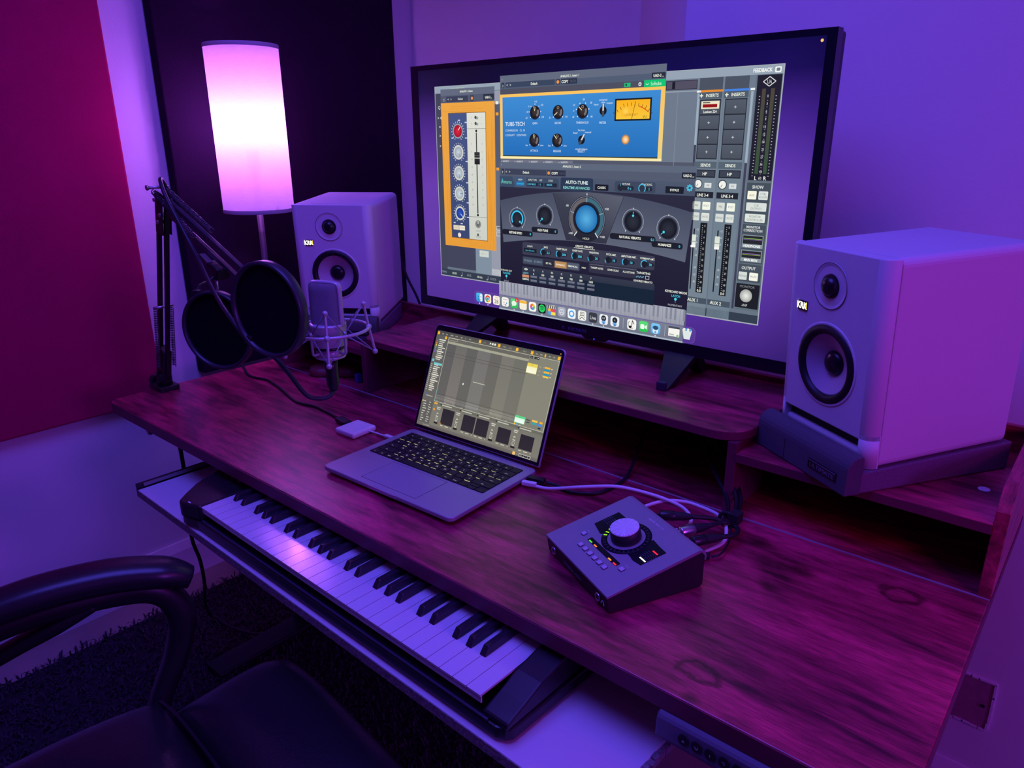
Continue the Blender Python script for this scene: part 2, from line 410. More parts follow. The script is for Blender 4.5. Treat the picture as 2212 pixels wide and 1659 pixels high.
# torn-out patch in the plaster low on the back wall: ragged rim, bare backing and screw holes
hole = MB().box((1.083, YB - 0.001, -0.448 + H), (0.094, 0.003, 0.104))
BARE = mat('bare_plasterboard', (0.36, 0.15, 0.22), 0.9, vary=0.3, vscale=60)
part('plaster_patch', hole, BARE, WB, label='torn square of bare board in the white wall')
rim = MB(); rr = random.Random(3)
for a, b in (((1.036, -0.396), (1.131, -0.396)), ((1.131, -0.396), (1.131, -0.5)), ((1.131, -0.5), (1.036, -0.5)), ((1.036, -0.5), (1.036, -0.396))):
    for i in range(7):
        t = (i + 0.5) / 7; x, z = a[0] + (b[0] - a[0]) * t, a[1] + (b[1] - a[1]) * t
        rim.box((x + rr.uniform(-.001, .001), YB - 0.002, z + H + rr.uniform(-.001, .001)), (rr.uniform(.006, .017) if a[1] == b[1] else .004, .005, .004 if a[1] == b[1] else rr.uniform(.008, .018)))
part('ragged_rim', rim, WHITE_PAINT, WB)
for x, z in ((1.058, -0.41), (1.07, -0.456), (1.052, -0.49), (1.118, -0.45)):
    part('screw_hole', MB().cyl((x, YB - 0.0035, z + H), 0.006 if z < -.45 and z > -.47 else .0035, 0.001, 10, axis_m((0, -1, 0))), RUBBER, WB)

# acoustic panels on the left wall
RED_CLOTH = mat('red_cloth', (0.42, 0.003, 0.09), 0.9, spec=0.1, bump=0.3, bscale=900, vary=0.12, vscale=6)
BLACK_CLOTH = mat('black_cloth', (0.019, 0.005, 0.022), 0.95, spec=0.1, bump=0.3, bscale=900)
pn = thing('acoustic_panel', 'wine red cloth acoustic panel hanging on the left wall', 'acoustic panel', (XL, -0.45, -0.135))
part('cushion', MB().bx(0.004, 0.030, -0.9, 0.70, 0.0, 1.6), RED_CLOTH, pn, bevel=0.006)
part('backing', MB().bx(0.0005, 0.004, -0.88, 0.68, 0.02, 1.58), BLACK_PLASTIC, pn)
pn = thing('acoustic_panel', 'black cloth acoustic panel on the wall behind the floor lamp', 'acoustic panel', (XL, 0.77, -0.085))
part('cushion', MB().bx(0.004, 0.042, -0.403, 0.395, 0.0, 1.5), BLACK_CLOTH, pn, bevel=0.004)
part('backing', MB().bx(0.0005, 0.004, -0.39, 0.38, 0.01, 1.49), BLACK_PLASTIC, pn)
part('paper_tag', MB().bx(0.042, 0.0425, -0.365, -0.31, 0.012, 0.028), WHITE_PLASTIC, pn, label='small white tag at the lower corner')
# ================================================================== desk
DL, DR, DB = -0.554, 1.112, 0.70
desk = thing('desk', 'red-brown rustic wood standing desk with a raised shelf along the back', 'desk', (0.28, 0.35, -H))
def D(mb):            # desk-frame coordinates -> local to the desk root
    mb.v = [(a - 0.28, b - 0.35, c + H) for a, b, c in mb.v]; return mb
YS = 0.41             # seam, and front plane of the riser
part('tabletop', D(MB().prism(rrect(DL, DR, 0.0, YS - 0.0008, 0.022, 6, (1, 0, 0, 0)), -0.024, 0.0)), WOOD, desk, bevel=0.0016)
part('rear_board', D(MB().bx(DL, DR, YS + 0.0004, DB, -0.024, -0.0004)), WOOD, desk, bevel=0.0012)
part('seam_strip', D(MB().bx(-0.49, DR, YS - 0.0022, YS + 0.0012, -0.02, 0.0008)), mat('pale_edge_strip', (0.30, 0.24, 0.30), 0.35), desk)
# front edge band
fb = MB().bx(DL + 0.02, DR, -0.0012, 0.0, -0.0236, -0.0012)
part('edge_band', D(fb), EDGE, desk, label='dark edge band along the front')
part('edge_band', D(MB().bx(DR, DR + 0.0012, 0.0, DB, -0.0236, -0.0012)), EDGE, desk)
# riser: dividers, side panels, shelves, rear lip
for x0, x1, z1, y0 in ((-0.149, -0.134, 0.12, YS), (0.745, 0.760, 0.12, YS)):
    part('divider', D(MB().bx(x0, x1, y0 + .0005, DB - 0.02, 0.0, z1)), EDGE, desk, bevel=0.001)
part('side_panel', D(MB().bx(-0.505, -0.490, YS, DB, 0.0, 0.148)), EDGE, desk, bevel=0.001)
prof = [(YS, 0.0), (DB, 0.0), (DB, 0.148), (YS + 0.045, 0.148), (YS + 0.026, 0.145), (YS + 0.011, 0.136), (YS + 0.002, 0.122)]
part('side_panel', D(MB().prism(prof, 1.097, 1.1125, 'X')), WOOD_Y, desk, bevel=0.001)
part('lower_shelf', D(MB().bx(-0.490, -0.149, YS, DB - .012, 0.089, 0.104)), WOOD, desk, bevel=0.001)
part('lower_shelf', D(MB().bx(0.760, 1.097, YS, DB - .012, 0.089, 0.104)), WOOD, desk, bevel=0.001)
cs = part('centre_shelf', D(MB().prism(rrect(-0.150, 0.768, 0.405, DB - .012, 0.05, 8, (1, 1, 0, 0)), 0.12, 0.135)), WOOD, desk, bevel=0.0016)
part('edge_band', D(MB().prism(rrect(-0.1508, 0.7688, 0.4042, DB - .02, 0.0508, 8, (1, 1, 0, 0)), 0.1212, 0.1338)), EDGE, desk)
for x0, x1 in ((-0.490, -0.149), (0.760, 1.097)):
    part('edge_band', D(MB().bx(x0, x1, YS - 0.001, YS, 0.0902, 0.1028)), EDGE, desk)
part('back_lip', D(MB().bx(-0.490, 1.097, DB - 0.012, DB, 0.0, 0.1445)), WOOD, desk, bevel=0.001)
part('screw_cap', D(MB().cyl((1.071, 0.513, 0.104), 0.0075, 0.0008, 20)), mat('grey_cap', (0.5, 0.47, 0.52), 0.4), desk, label='round grey screw cover on the shelf')
# understructure of the standing desk
for x in (-0.38, 0.94):
    lg = part('leg_column', D(MB().bx(x - 0.045, x + 0.045, 0.32, 0.39, -H + 0.03, -0.05)), BLACK_METAL, desk, bevel=0.003)
    part('foot', D(MB().bx(x - 0.035, x + 0.035, 0.06, 0.66, -H, -H + 0.03)), BLACK_METAL, desk, bevel=0.004)
    part('support_arm', D(MB().bx(x - 0.03, x + 0.03, 0.09, 0.62, -0.05, -0.024)), BLACK_METAL, desk)
part('crossbar', D(MB().bx(-0.38, 0.94, 0.33, 0.38, -0.05, -0.026)), BLACK_METAL, desk)
# little hook screwed under the left front corner
part('hook', D(MB().ball((-0.386, 0.014, -0.036), 0.0080).cyl((-0.386, 0.014, -0.034), 0.0025, 0.011, 8)), STEEL, desk, label='small round metal peg under the front edge')
# height control panel under the front right
PANEL_BLUE = mat('control_panel_plastic', (0.13, 0.13, 0.17), 0.45)
cp = part('control_panel', D(MB().prism([(-0.004, -0.0245), (-0.008, -0.030), (-0.010, -0.054), (-0.004, -0.060), (0.05, -0.060), (0.05, -0.0245)], 0.870, 1.03, 'X')), PANEL_BLUE, desk, bevel=0.003, label='height control panel with round push buttons')
sym = ['^', 'v', '1', '2', '3', 'M']
gl = glyph_meshes([(c, 0.0) for c in sym])
for i, c in enumerate(sym):
    x = 0.9046 + 0.0152 * i
    b = part('button', D(MB().cyl((x, -0.0088, -0.0405), 0.0063, 0.0016, 20, axis_m((0, -1, 0.07)))), RUBBER, cp)
    vs, fs = gl[i]; x0 = min(a for a, _ in vs); x1 = max(a for a, _ in vs); y0 = min(q for _, q in vs); y1 = max(q for _, q in vs)
    s = 0.0060 if c not in '^v' else 0.0085
    tm = MB().add([((a - (x0 + x1) / 2) * s + x, -0.0106, (q - (y0 + y1) / 2) * s - 0.0425) for a, q in vs], fs)
    tm.v = [(a - 0.28, q - 0.35, r + H) for a, q, r in tm.v]
    part('symbol', tm, mat('white_print', (0.62, 0.62, 0.70), 0.5), cp)

# ================================================================== keyboard tray
KA = -0.0255
tray = thing('keyboard_tray', 'white laminate keyboard tray with raw chipboard edge under the desk', 'keyboard tray', (-0.253, -0.0815, -0.095), KA)
WHITE_LAM = mat('white_laminate', (0.66, 0.65, 0.67), 0.42)
CHIP = mat('raw_chipboard', (0.24, 0.21, 0.22), 0.9, bump=0.8, bscale=500, vary=0.95, vscale=210)
part('board', MB().bx(0.004, 1.115, 0.0, 0.30, -0.016, 0.0), WHITE_LAM, tray, bevel=0.0008)
part('raw_edge', MB().bx(0.004, 1.115, -0.0012, 0.0, -0.0155, -0.0008), CHIP, tray, label='speckled bare chipboard front edge')
rg = MB(); rr = random.Random(5)
for i in range(34):
    y = 0.002 + 0.0085 * i; rg.box((1.115 + 0.002, y, -0.008 + rr.uniform(-.002, .002)), (0.004 + rr.uniform(0, .006), 0.009, 0.012), rr.uniform(-.5, .5))
part('broken_edge', rg, CHIP, tray, label='crumbled chipboard at the right end')
for x in (-0.003,):
    r = part('slide_rail', MB().bx(x - 0.004, x + 0.004, 0.0, 0.30, -0.018, 0.010), BLACK_METAL, tray, bevel=0.0015, label='black steel slide rail')
part('rail_lip', MB().bx(-0.0005, 0.006, 0.012, 0.20, 0.004, 0.010), mat('rail_zinc', (0.3, 0.28, 0.3), 0.35, metal=0.6), tray, bevel=0.001)
part('hanger', MB().bx(-0.01, 0.03, 0.16, 0.24, 0.001, 0.071), mat('hanger_blue', (0.10, 0.10, 0.16), 0.5), tray, bevel=0.002, label='bracket hanging the tray below the desk')

# ================================================================== piano keyboard on the tray
KZ = 0.0506                       # key top above the tray
kb = thing('midi_keyboard', 'black forty-nine key keyboard controller on the white tray', 'keyboard', (0.0116, -0.078, -0.095), -0.0267)
KW = 0.1645 / 7; NW = 29; KXE = NW * KW
outline = [(-0.052, -0.014), (-0.040, -0.013), (-0.010, -0.006), (KXE + 0.024, -0.003), (KXE + 0.036, 0.002), (KXE + 0.042, 0.010), (KXE + 0.046, 0.19), (-0.125, 0.19), (-0.127, 0.12), (-0.122, 0.09), (-0.112, 0.065), (-0.095, 0.035), (-0.072, 0.005)]
BODY = mat('keyboard_body', (0.016, 0.015, 0.019), 0.34)
part('base', MB().prism(outline, 0.004, 0.022), BODY, kb, bevel=0.003)
# left control block follows the curved outline, right cheek is narrow and slopes down to the front
lb = [p for p in outline if p[0] < -0.01] ; lb = [(-0.0015, 0.19), (-0.125, 0.19), (-0.127, 0.12), (-0.122, 0.09), (-0.112, 0.065), (-0.095, 0.035), (-0.072, 0.005), (-0.055, -0.014), (-0.048, -0.018), (-0.040, -0.017), (-0.0015, -0.003)]
part('control_block', MB().prism(lb, 0.0225, 0.052), BODY, kb, bevel=0.004)
part('right_cheek', MB().prism([(0.000, 0.0225), (0.19, 0.0225), (0.19, 0.062), (0.10, 0.060), (0.06, 0.052), (0.03, 0.041), (0.010, 0.035), (0.000, 0.031)], KXE + 0.0015, KXE + 0.041, 'X'), BODY, kb, bevel=0.003)
part('rear_panel', MB().bx(-0.0, KXE + 0.001, 0.148, 0.19, 0.022, 0.060), BODY, kb, bevel=0.002)
part('front_rail', MB().bx(0.0, KXE + 0.012, -0.0035, 0.0, 0.0222, 0.0255), mat('rail_blue', (0.05, 0.05, 0.08), 0.3), kb, bevel=0.001)
for x, y in ((-0.055, 0.10), (-0.030, 0.10)):
    part('wheel', MB().lathe([(0.012, -0.006), (0.016, -0.004), (0.016, 0.004), (0.012, 0.006)], 24, axis_m((1, 0, 0)), (x, y, 0.050), close=True), BLACK_GLOSS, kb)
    part('wheel_recess', MB().prism([(x + 0.011 * math.cos(a * PI / 12), y + 0.026 * math.sin(a * PI / 12)) for a in range(24)], 0.052, 0.0526), RUBBER, kb)
for i in range(4):
    part('button', MB().bx(-0.075 + 0.02 * i, -0.063 + 0.02 * i, 0.145, 0.151, 0.052, 0.0535), BLACK_GLOSS, kb)
part('print_mark', MB().bx(-0.034, -0.026, -0.0085, -0.0060, 0.0521, 0.0523), WHITE_PLASTIC, kb, label='tiny white printed mark')
part('print_mark', MB().bx(-0.046, -0.032, 0.114, 0.117, 0.0521, 0.0523), mat('grey_print', (0.3, 0.3, 0.36), 0.5), kb)
IVORY = mat('white_key_plastic', (0.70, 0.70, 0.74), 0.15, spec=0.6)
wm = MB().prism(rrect(0.0004, KW - 0.0004, -0.0008, 0.148, 0.0012, 2), KZ - 0.0030, KZ); wm.bx(0.0004, KW - 0.0004, 0.0004, 0.0022, KZ - 0.012, KZ - 0.0030)
wmesh = wm.mesh('white_key'); bmesh_b = None
bk = MB()
z0, z1 = KZ, KZ + 0.0128
bk.add([(-.0053, 0.0485, z0), (.0053, 0.0485, z0), (.0053, 0.146, z0), (-.0053, 0.146, z0), (-.0043, 0.0565, z1 - .001), (.0043, 0.0565, z1 - .001), (.0042, 0.146, z1), (-.0042, 0.146, z1)],
       [(3, 2, 1, 0), (4, 5, 6, 7), (0, 1, 5, 4), (1, 2, 6, 5), (2, 3, 7, 6), (3, 0, 4, 7)])
bmesh_b = bk.mesh('black_key')
BKEY = mat('black_key_plastic', (0.022, 0.022, 0.030), 0.30)
wmesh.materials.append(IVORY); bmesh_b.materials.append(BKEY)
for i in range(NW):
    link('white_key', wmesh, None, kb, loc=(i * KW, 0, 0))
for oc in range(4):
    for j, q in ((1, -.0012), (2, .0012), (4, -.0016), (5, 0), (6, .0016)):
        link('black_key', bmesh_b, None, kb, loc=((oc * 7 + j) * KW + q, 0, 0), bevel=0.0012)
# ================================================================== television used as a desktop monitor
TVX, TVY, TVZ = 0.313, 0.60, 0.135
tv = thing('television', 'large black flat television showing audio mixing windows on a purple desktop', 'television', (TVX, TVY, TVZ))
TX0, TX1, TZ0, TZ1 = -0.144 - TVX, 0.771 - TVX, 0.181 - TVZ, 0.713 - TVZ
SX0, SX1, SZ0, SZ1 = -0.123 - TVX, 0.756 - TVX, 0.203 - TVZ, 0.703 - TVZ
fr = MB()
fr.bx(TX0, SX0, 0.0, 0.022, TZ0, TZ1); fr.bx(SX1, TX1, 0.0, 0.022, TZ0, TZ1)
fr.bx(SX0, SX1, 0.0, 0.022, TZ0, SZ0); fr.bx(SX0, SX1, 0.0, 0.022, SZ1, TZ1)
part('bezel', fr, mat('tv_bezel', (0.008, 0.007, 0.016), 0.25), tv)
part('rear_shell', MB().bx(TX0 + 0.002, TX1 - 0.002, 0.022, 0.045, TZ0 + 0.002, TZ1 - 0.002).bx(TX0 + 0.15, TX1 - 0.15, 0.045, 0.075, TZ0 + 0.02, TZ1 - 0.17), BLACK_PLASTIC, tv, bevel=0.004)
part('sensor_lip', MB().prism([(0.02, TZ0), (0.085, TZ0), (0.075, TZ0 - 0.007), (0.03, TZ0 - 0.007)], 0.001, 0.014, 'Y'), BLACK_GLOSS, tv)
part('standby_light', MB().cyl((0.052, 0.0008, TZ0 - 0.004), 0.0016, 0.0012, 10, axis_m((0, -1, 0))), glow('blue_led', (60, 70, 255), 0.8), tv)
for s, xc in ((-1, 0.075), (1, 0.556)):
    x = xc - TVX; ft = MB()
    ft.add([(x - .032, .004, TZ0 + .004), (x + .032, .004, TZ0 + .004), (x + .032, .026, TZ0 + .004), (x - .032, .026, TZ0 + .004),
            (x - .009 + s * .012, -.082, 0), (x + .009 + s * .012, -.082, 0), (x + .011 + s * .012, -.055, 0), (x - .011 + s * .012, -.055, 0)],
           [(3, 2, 1, 0), (4, 5, 6, 7), (0, 1, 5, 4), (1, 2, 6, 5), (2, 3, 7, 6), (3, 0, 4, 7)])
    ft.add([(x - .032, .004, TZ0 + .004), (x + .032, .004, TZ0 + .004), (x + .032, .026, TZ0 + .004), (x - .032, .026, TZ0 + .004),
            (x - .010 + s * .012, .055, 0), (x + .010 + s * .012, .055, 0), (x + .010 + s * .012, .080, 0), (x - .010 + s * .012, .080, 0)],
           [(3, 2, 1, 0), (4, 5, 6, 7), (0, 1, 5, 4), (1, 2, 6, 5), (2, 3, 7, 6), (3, 0, 4, 7)])
    part('stand_foot', ft, BLACK_PLASTIC, tv)
    part('toe_cap', MB().bx(x - .009 + s * .012, x + .009 + s * .012, -.087, -.078, 0, .016), mat('toe_blue', (.03, .03, .06), .4), tv, bevel=.002)
vs, fs = glyph_meshes([('e  element', 0.0)])[0]
xm = (min(a for a, _ in vs) + max(a for a, _ in vs)) / 2
part('brand_lettering', MB().add([((a - xm) * 0.0105 + 0.003, -0.0003, b * 0.0105 + TZ0 + 0.0055) for a, b in vs], fs), mat('dim_silver_print', (0.12, 0.12, 0.24), 0.4), tv)
scr = part('screen', MB().bx(SX0, SX1, 0.002, 0.004, SZ0, SZ1), BLACK_GLOSS, tv)
u = UI(1920, 1080, SX1 - SX0, SZ1 - SZ0)
# ---- desktop wallpaper: violet gradient
def grad_grid(u, xs, ys, cols):
    for i in range(len(xs) - 1):
        for j in range(len(ys) - 1):
            u.poly([(xs[i], ys[j + 1]), (xs[i + 1], ys[j + 1]), (xs[i + 1], ys[j]), (xs[i], ys[j])], None, [cols[j + 1][i], cols[j + 1][i + 1], cols[j][i + 1], cols[j][i]])
grad_grid(u, [0, 300, 1300, 1800, 1920], [0, 90, 260, 520, 800, 1080],
          [[(20, 14, 52), (15, 12, 40), (16, 13, 66), (20, 13, 80), (18, 10, 70)],
           [(30, 20, 72), (18, 14, 50), (18, 14, 76), (28, 15, 88), (24, 12, 80)],
           [(74, 42, 138), (70, 40, 130), (70, 40, 140), (74, 40, 150), (66, 34, 140)],
           [(104, 60, 172), (100, 60, 170), (100, 60, 170), (106, 66, 190), (100, 60, 180)],
           [(100, 62, 168), (94, 58, 160), (92, 58, 160), (92, 54, 165), (84, 48, 150)],
           [(82, 48, 150), (82, 48, 150), (76, 44, 142), (62, 34, 124), (52, 28, 112)]])
GW, GL, GD, GX = (112, 124, 142), (148, 164, 178), (70, 76, 94), (42, 44, 58)
TW = (236, 240, 226)
def knob(u, x, y, r, col, dark, ang, pc=(240, 240, 230), k=6, ln=None):
    u.k = k; u.disc(x, y, r, col, 26, edge=dark); u.k = k + 1
    a = math.radians(ang); u.line(x + .2 * r * math.sin(a), y - .2 * r * math.cos(a), x + .95 * r * math.sin(a), y - .95 * r * math.cos(a), ln or max(2.2, r * .13), pc)
# ---- console window (behind the others)
u.k = 1; u.rect(112, 74, 1793, 962, (168, 174, 184))
u.k = 2; u.rect(116, 80, 1789, 958, GW, (104, 116, 132)); u.k = 3
u.rect(116, 76, 1789, 104, (150, 164, 180)); u.rect(116, 926, 1789, 957, (52, 62, 78))
u.rect(116, 106, 160, 926, (66, 70, 88)); u.rect(160, 780, 358, 914, (66, 70, 92)); u.rect(358, 800, 462, 924, (128, 144, 160)); u.rect(462, 106, 530, 924, (150, 154, 170))
u.rect(462, 893, 530, 922, (236, 238, 232)); u.k = 4
u.rect(384, 812, 444, 842, (206, 214, 206)); u.text(414, 827, 'OPTIONS', 9, (120, 140, 120), wide=.8)
for x, t, c in ((134, 'TEMPO', (150, 156, 170)), (208, '100.00', TW), (310, 'RATE', (150, 156, 170)), (382, '48 kHz', TW), (470, 'CLOCK', (150, 156, 170))): u.text(x, 942, t, 11, c, wide=.8)
for x in (262, 436): u.rect(x, 932, x + 2, 950, (170, 176, 188)); u.disc(x - 5, 949, 4, (170, 176, 188), 8)
u.text(265, 88, 'Apollo TWCH4R02', 9, (206, 220, 160), wide=.9)
for y, t in ((166, 'Q'), (212, '> 4'), (252, '='), (292, '>'), (338, '>')): u.text(140, y, t, 15, TW)
u.rect(462, 160, 530, 430, (86, 92, 112)); u.rect(462, 430, 530, 700, (100, 106, 124)); u.k = 5
for y, c in ((150, TW), (196, (240, 160, 50)), (430, (240, 160, 50))): u.rect(500, y, 516, y + 12, c)
for y in (690, 716): u.frame(496, y, 522, y + 20, 2, (230, 232, 230))
u.k = 4
for x in (1400,): u.rect(x, 150, x + 3, 440, (128, 136, 152))
u.frame(1350, 108, 1478, 140, 3, (52, 54, 70)); u.rect(1353, 111, 1475, 137, (84, 80, 98)); u.k = 5; u.rect(1376, 112, 1388, 136, (28, 28, 40)); u.k = 4
u.rect(1350, 144, 1480, 148, (150, 160, 172))
# channel columns
for i, x in enumerate((1487, 1584)):
    u.k = 3; u.rect(x, 104, x + 92, 958, (118, 132, 146) if i == 0 else (112, 128, 142)); u.k = 4
    u.rect(x, 104, x + 90, 145, (76, 84, 98)); u.rect(x, 145, x + 94, 152, (230, 140, 50) if i == 0 else (70, 130, 225))
    u.rect(x, 152, x + 90, 174, (80, 92, 106)); u.rect(x, 388, x + 90, 412, (86, 100, 114)); u.rect(x, 890, x + 92, 912, (72, 84, 98))
    u.rect(x + 6, 176, x + 88, 380, (38, 42, 52)); u.rect(x + 4, 416, x + 88, 444, (34, 38, 48)); u.rect(x + 2, 494, x + 86, 516, (36, 38, 50)); u.k = 5
    u.text(x + 10, 163, '+', 18, TW, bold=.03); u.text(x + 52, 163, 'INSERTS', 11, TW, wide=.9, bold=.02)
    for j in range(4): u.rect(x + 9, 180 + 50 * j, x + 85, 226 + 50 * j, (84, 92, 106), (76, 82, 94))
    u.rect(x + 8, 419, x + 85, 440, (62, 68, 82)); u.k = 6
    for j in range(4):
        if i == 0 and j == 0:
            u.rect(x + 12, 182, x + 82, 208, (236, 228, 200)); u.text(x + 48, 217, 'Lexicon 224', 9, TW, wide=.85, bold=.02); u.k = 7
            u.rect(x + 18, 192, x + 74, 203, (150, 20, 24)); u.rect(x + 18, 185, x + 46, 189, (90, 80, 70)); u.k = 6
        else: u.text(x + 46, 204 + 50 * j, '+', 14, (220, 224, 230))
    u.text(x + 46, 400, 'SENDS', 11, TW, wide=.9, bold=.02); u.text(x + 46, 430, 'HP', 11, TW, bold=.02)
    u.text(x + 44, 506, 'LINE 3-4', 11, TW, wide=.85, bold=.02); u.text(x + 34, 901, 'AUX %d' % (i + 1), 13, TW, wide=.9, bold=.02)
    u.disc(x + 22, 467, 17, (44, 48, 58), 20); u.k = 7; u.disc(x + 22, 467, 14, (240, 242, 236), 20); u.rect(x + 48, 462, x + 76, 480, (216, 222, 222)); u.k = 8; u.text(x + 62, 471, 'W', 8, (110, 120, 120))
    u.line(x + 22, 467, x + 16, 476, 2, (90, 90, 90)); u.k = 7
    for (bx0, by0, t, c) in ((x + 6, 530, 'PRE', (216, 222, 214)), (x + 46, 530, 'POST', (244, 246, 232)), (x + 5, 570, 'MONO', (214, 220, 216)), (x + 45, 570, 'MUTE', (222, 226, 220))):
        u.k = 7; u.rrect(bx0, by0, bx0 + 32, by0 + 29, 3, c); u.k = 8; u.text(bx0 + 16, by0 + 14, t, 8, (120, 132, 130), wide=.8)
    u.k = 5; u.rect(x + 44, 606, x + 72, 870, (26, 28, 34)); u.rect(x + 18, 630, x + 23, 860, (24, 26, 34)); u.k = 6
    for j in range(31): u.rect(x + 52, 616 + 7.8 * j, x + 55, 618 + 7.8 * j, (190, 195, 195))
    for j, t in enumerate(('0', '3', '6', '9', '12', '15', '18', '21', '27', '36', '48', '60')): u.text(x + 63, 617 + 21.2 * j, t, 8, (205, 210, 205), wide=.8)
    u.text(x + 58, 862, '0.0', 10, TW, bold=.02)
    for j, t in enumerate(('12', '6', '0', '6', '12', '20', '32', '56')): u.text(x + 33, 632 + (24 if j < 5 else 27) * j + (8 if j > 4 else 0), '-' + t, 8, (215, 222, 225), wide=.8)
    u.rrect(x + 10, 652, x + 30, 700, 2, (210, 220, 205), (238, 242, 236)); u.k = 7; u.rect(x + 10, 676, x + 30, 680, (170, 180, 165)); u.k = 8; u.rect(x + 10, 692, x + 30, 700, (250, 250, 248))
u.k = 4
for x, y1 in ((1478, 330), (1680, 390)): u.rect(x, 145, x + 16, 152, (236, 240, 240)); u.rect(x + 3, 155, x + 12, y1, (156, 172, 188)); u.rect(x + 3, y1, x + 12, 912, (64, 66, 88))
# master column
u.k = 4; u.rect(1697, 104, 1789, 912, (96, 110, 122)); u.k = 5
u.rect(1702, 106, 1787, 448, (34, 32, 48)); u.rect(1700, 456, 1787, 597, (70, 80, 92)); u.rect(1698, 600, 1785, 738, (70, 80, 92)); u.rect(1696, 742, 1784, 806, (70, 80, 92)); u.rect(1695, 814, 1785, 904, (30, 32, 40)); u.k = 6
u.rect(1722, 149, 1735, 426, (78, 70, 60), (58, 84, 62)); u.rect(1753, 149, 1766, 426, (78, 70, 60), (58, 84, 62))
for j in range(26):
    y = 172 + 10.4 * j; u.rect(1713, y, 1717, y + 2, (200, 204, 210)); u.rect(1771, y, 1775, y + 2, (200, 204, 210)); u.rect(1743, y + 3, 1746, y + 5, (150, 154, 160))
for j, t in enumerate(('0', '3', '6', '9', '12', '15', '18', '21', '27', '36', '48')): u.text(1744, 172 + 24.6 * j, t, 9, (206, 208, 214), wide=.85)
u.text(1728, 440, 'L', 13, TW, bold=.02); u.text(1744, 440, '60', 9, (206, 208, 214)); u.text(1762, 440, 'R', 13, TW, bold=.02)
for a, b in (((1723, 127), (1745, 112)), ((1745, 112), (1767, 127)), ((1767, 127), (1745, 142)), ((1745, 142), (1723, 127))): u.line(*a, *b, 2.6, (226, 228, 226))
u.text(1745, 127, 'UA', 13, (220, 222, 220), wide=.7)
u.text(1718, 90, 'FEEDBACK', 12, (246, 248, 244), wide=.85, bold=.03); u.rrect(1760, 82, 1782, 100, 4, (246, 248, 244)); u.k = 7; u.rrect(1765, 86, 1778, 96, 2, (110, 124, 140)); u.k = 6
u.text(1741, 470, 'SHOW', 11, (226, 230, 230), wide=.9, bold=.02)
for x0, y0, x1, y1, ts, c in ((1705, 484, 1738, 513, ('AUX',), (248, 246, 226)), (1746, 484, 1780, 513, ('CTRL', 'ROOM'), (222, 228, 224)), (1704, 524, 1779, 553, ('CUE', 'OUTPUTS'), (218, 224, 220)), (1703, 563, 1778, 592, ('MONITOR', 'CONTROLLER'), (222, 228, 222)), (1700, 771, 1732, 800, ('MONO',), (214, 220, 216)), (1741, 771, 1774, 800, ('MUTE',), (248, 246, 232))):
    u.k = 6; u.rrect(x0, y0, x1, y1, 3, c); u.k = 7
    for j, t in enumerate(ts): u.text((x0 + x1) / 2, (y0 + y1) / 2 + (j - (len(ts) - 1) / 2) * 11, t, 8, (120, 132, 130), wide=.85)
u.k = 6; u.text(1739, 609, 'MONITOR', 9, (220, 224, 224), wide=.9, bold=.02); u.text(1738, 621, 'CORRECTION', 9, (220, 224, 224), wide=.9, bold=.02)
for y0, y1, t, c1, c2 in ((637, 683, 'HEADPHONES', (150, 200, 90), (150, 110, 190)), (691, 733, 'MAIN MON', (150, 110, 190), (150, 190, 70))):
    u.k = 6; u.rect(1701, y0, 1780, y1, (138, 150, 160)); u.k = 7; u.rect(1704, y0 + 3, 1777, y1 - 14, (38, 40, 46)); u.k = 8
    u.rect(1706, y0 + 12, 1775, y0 + 14, c1); u.rect(1706, y0 + 16, 1775, y0 + 17.5, c2); u.text(1740, y1 - 7, t, 9, (250, 250, 246), wide=.8, bold=.03)
u.k = 7; u.text(1736, 756, 'OUTPUT', 11, (222, 226, 226), wide=.9, bold=.02); u.text(1738, 824, 'MONITOR', 9, (140, 144, 148), wide=1.0)
u.disc(1736, 858, 27, (18, 18, 22), 30); u.k = 8; u.disc(1736, 858, 24, (236, 238, 232), 30, edge=(158, 162, 158)); u.text(1733, 893, '-INF', 10, (220, 224, 220), wide=.9)
# ---- channel strip window in a light wooden frame
OAK = (238, 166, 66)
u.k = 5; u.rect(152, 88, 494, 806, (120, 128, 146)); u.k = 6
u.rect(152, 88, 494, 116, (98, 106, 126)); u.rect(152, 116, 494, 148, (82, 90, 112)); u.k = 7
u.rect(190, 120, 330, 144, (58, 64, 88)); u.rect(346, 120, 366, 144, (60, 60, 78)); u.rect(426, 118, 490, 142, (44, 50, 66)); u.k = 8
u.text(320, 101, 'ANALOG 1, Unison', 9, TW, wide=.8, bold=.02); u.text(174, 132, ':', 14, TW, bold=.04); u.text(212, 132, '<  >', 12, TW); u.text(282, 132, 'Default', 10, TW, wide=.8); u.disc(356, 132, 7, (230, 150, 80), 14); u.text(458, 131, 'UAD-2 ...', 10, TW, wide=.8, bold=.03)
u.k = 7; u.rect(152, 148, 494, 806, OAK, (232, 158, 58))
u.k = 8
for i in range(40):
    y = 152 + rr.uniform(0, 640); x = rr.choice((156, 160, 176, 188, 452, 462, 474, 486)) + rr.uniform(-3, 3)
    u.rect(x, y, x + 2, min(802, y + rr.uniform(60, 220)), (226, 148, 52))
for i in range(14):
    y = rr.choice((154, 164, 174, 184, 772, 782, 792)); x = rr.uniform(160, 340); u.rect(x, y, x + rr.uniform(60, 130), y + 2, (228, 150, 54))
u.k = 9; u.rect(198, 191, 440, 766, (150, 100, 40)); u.k = 10; u.rect(201, 194, 320, 763, (70, 86, 134), (60, 72, 112)); u.rect(320, 194, 437, 763, (222, 224, 214), (204, 208, 198))
u.k = 11
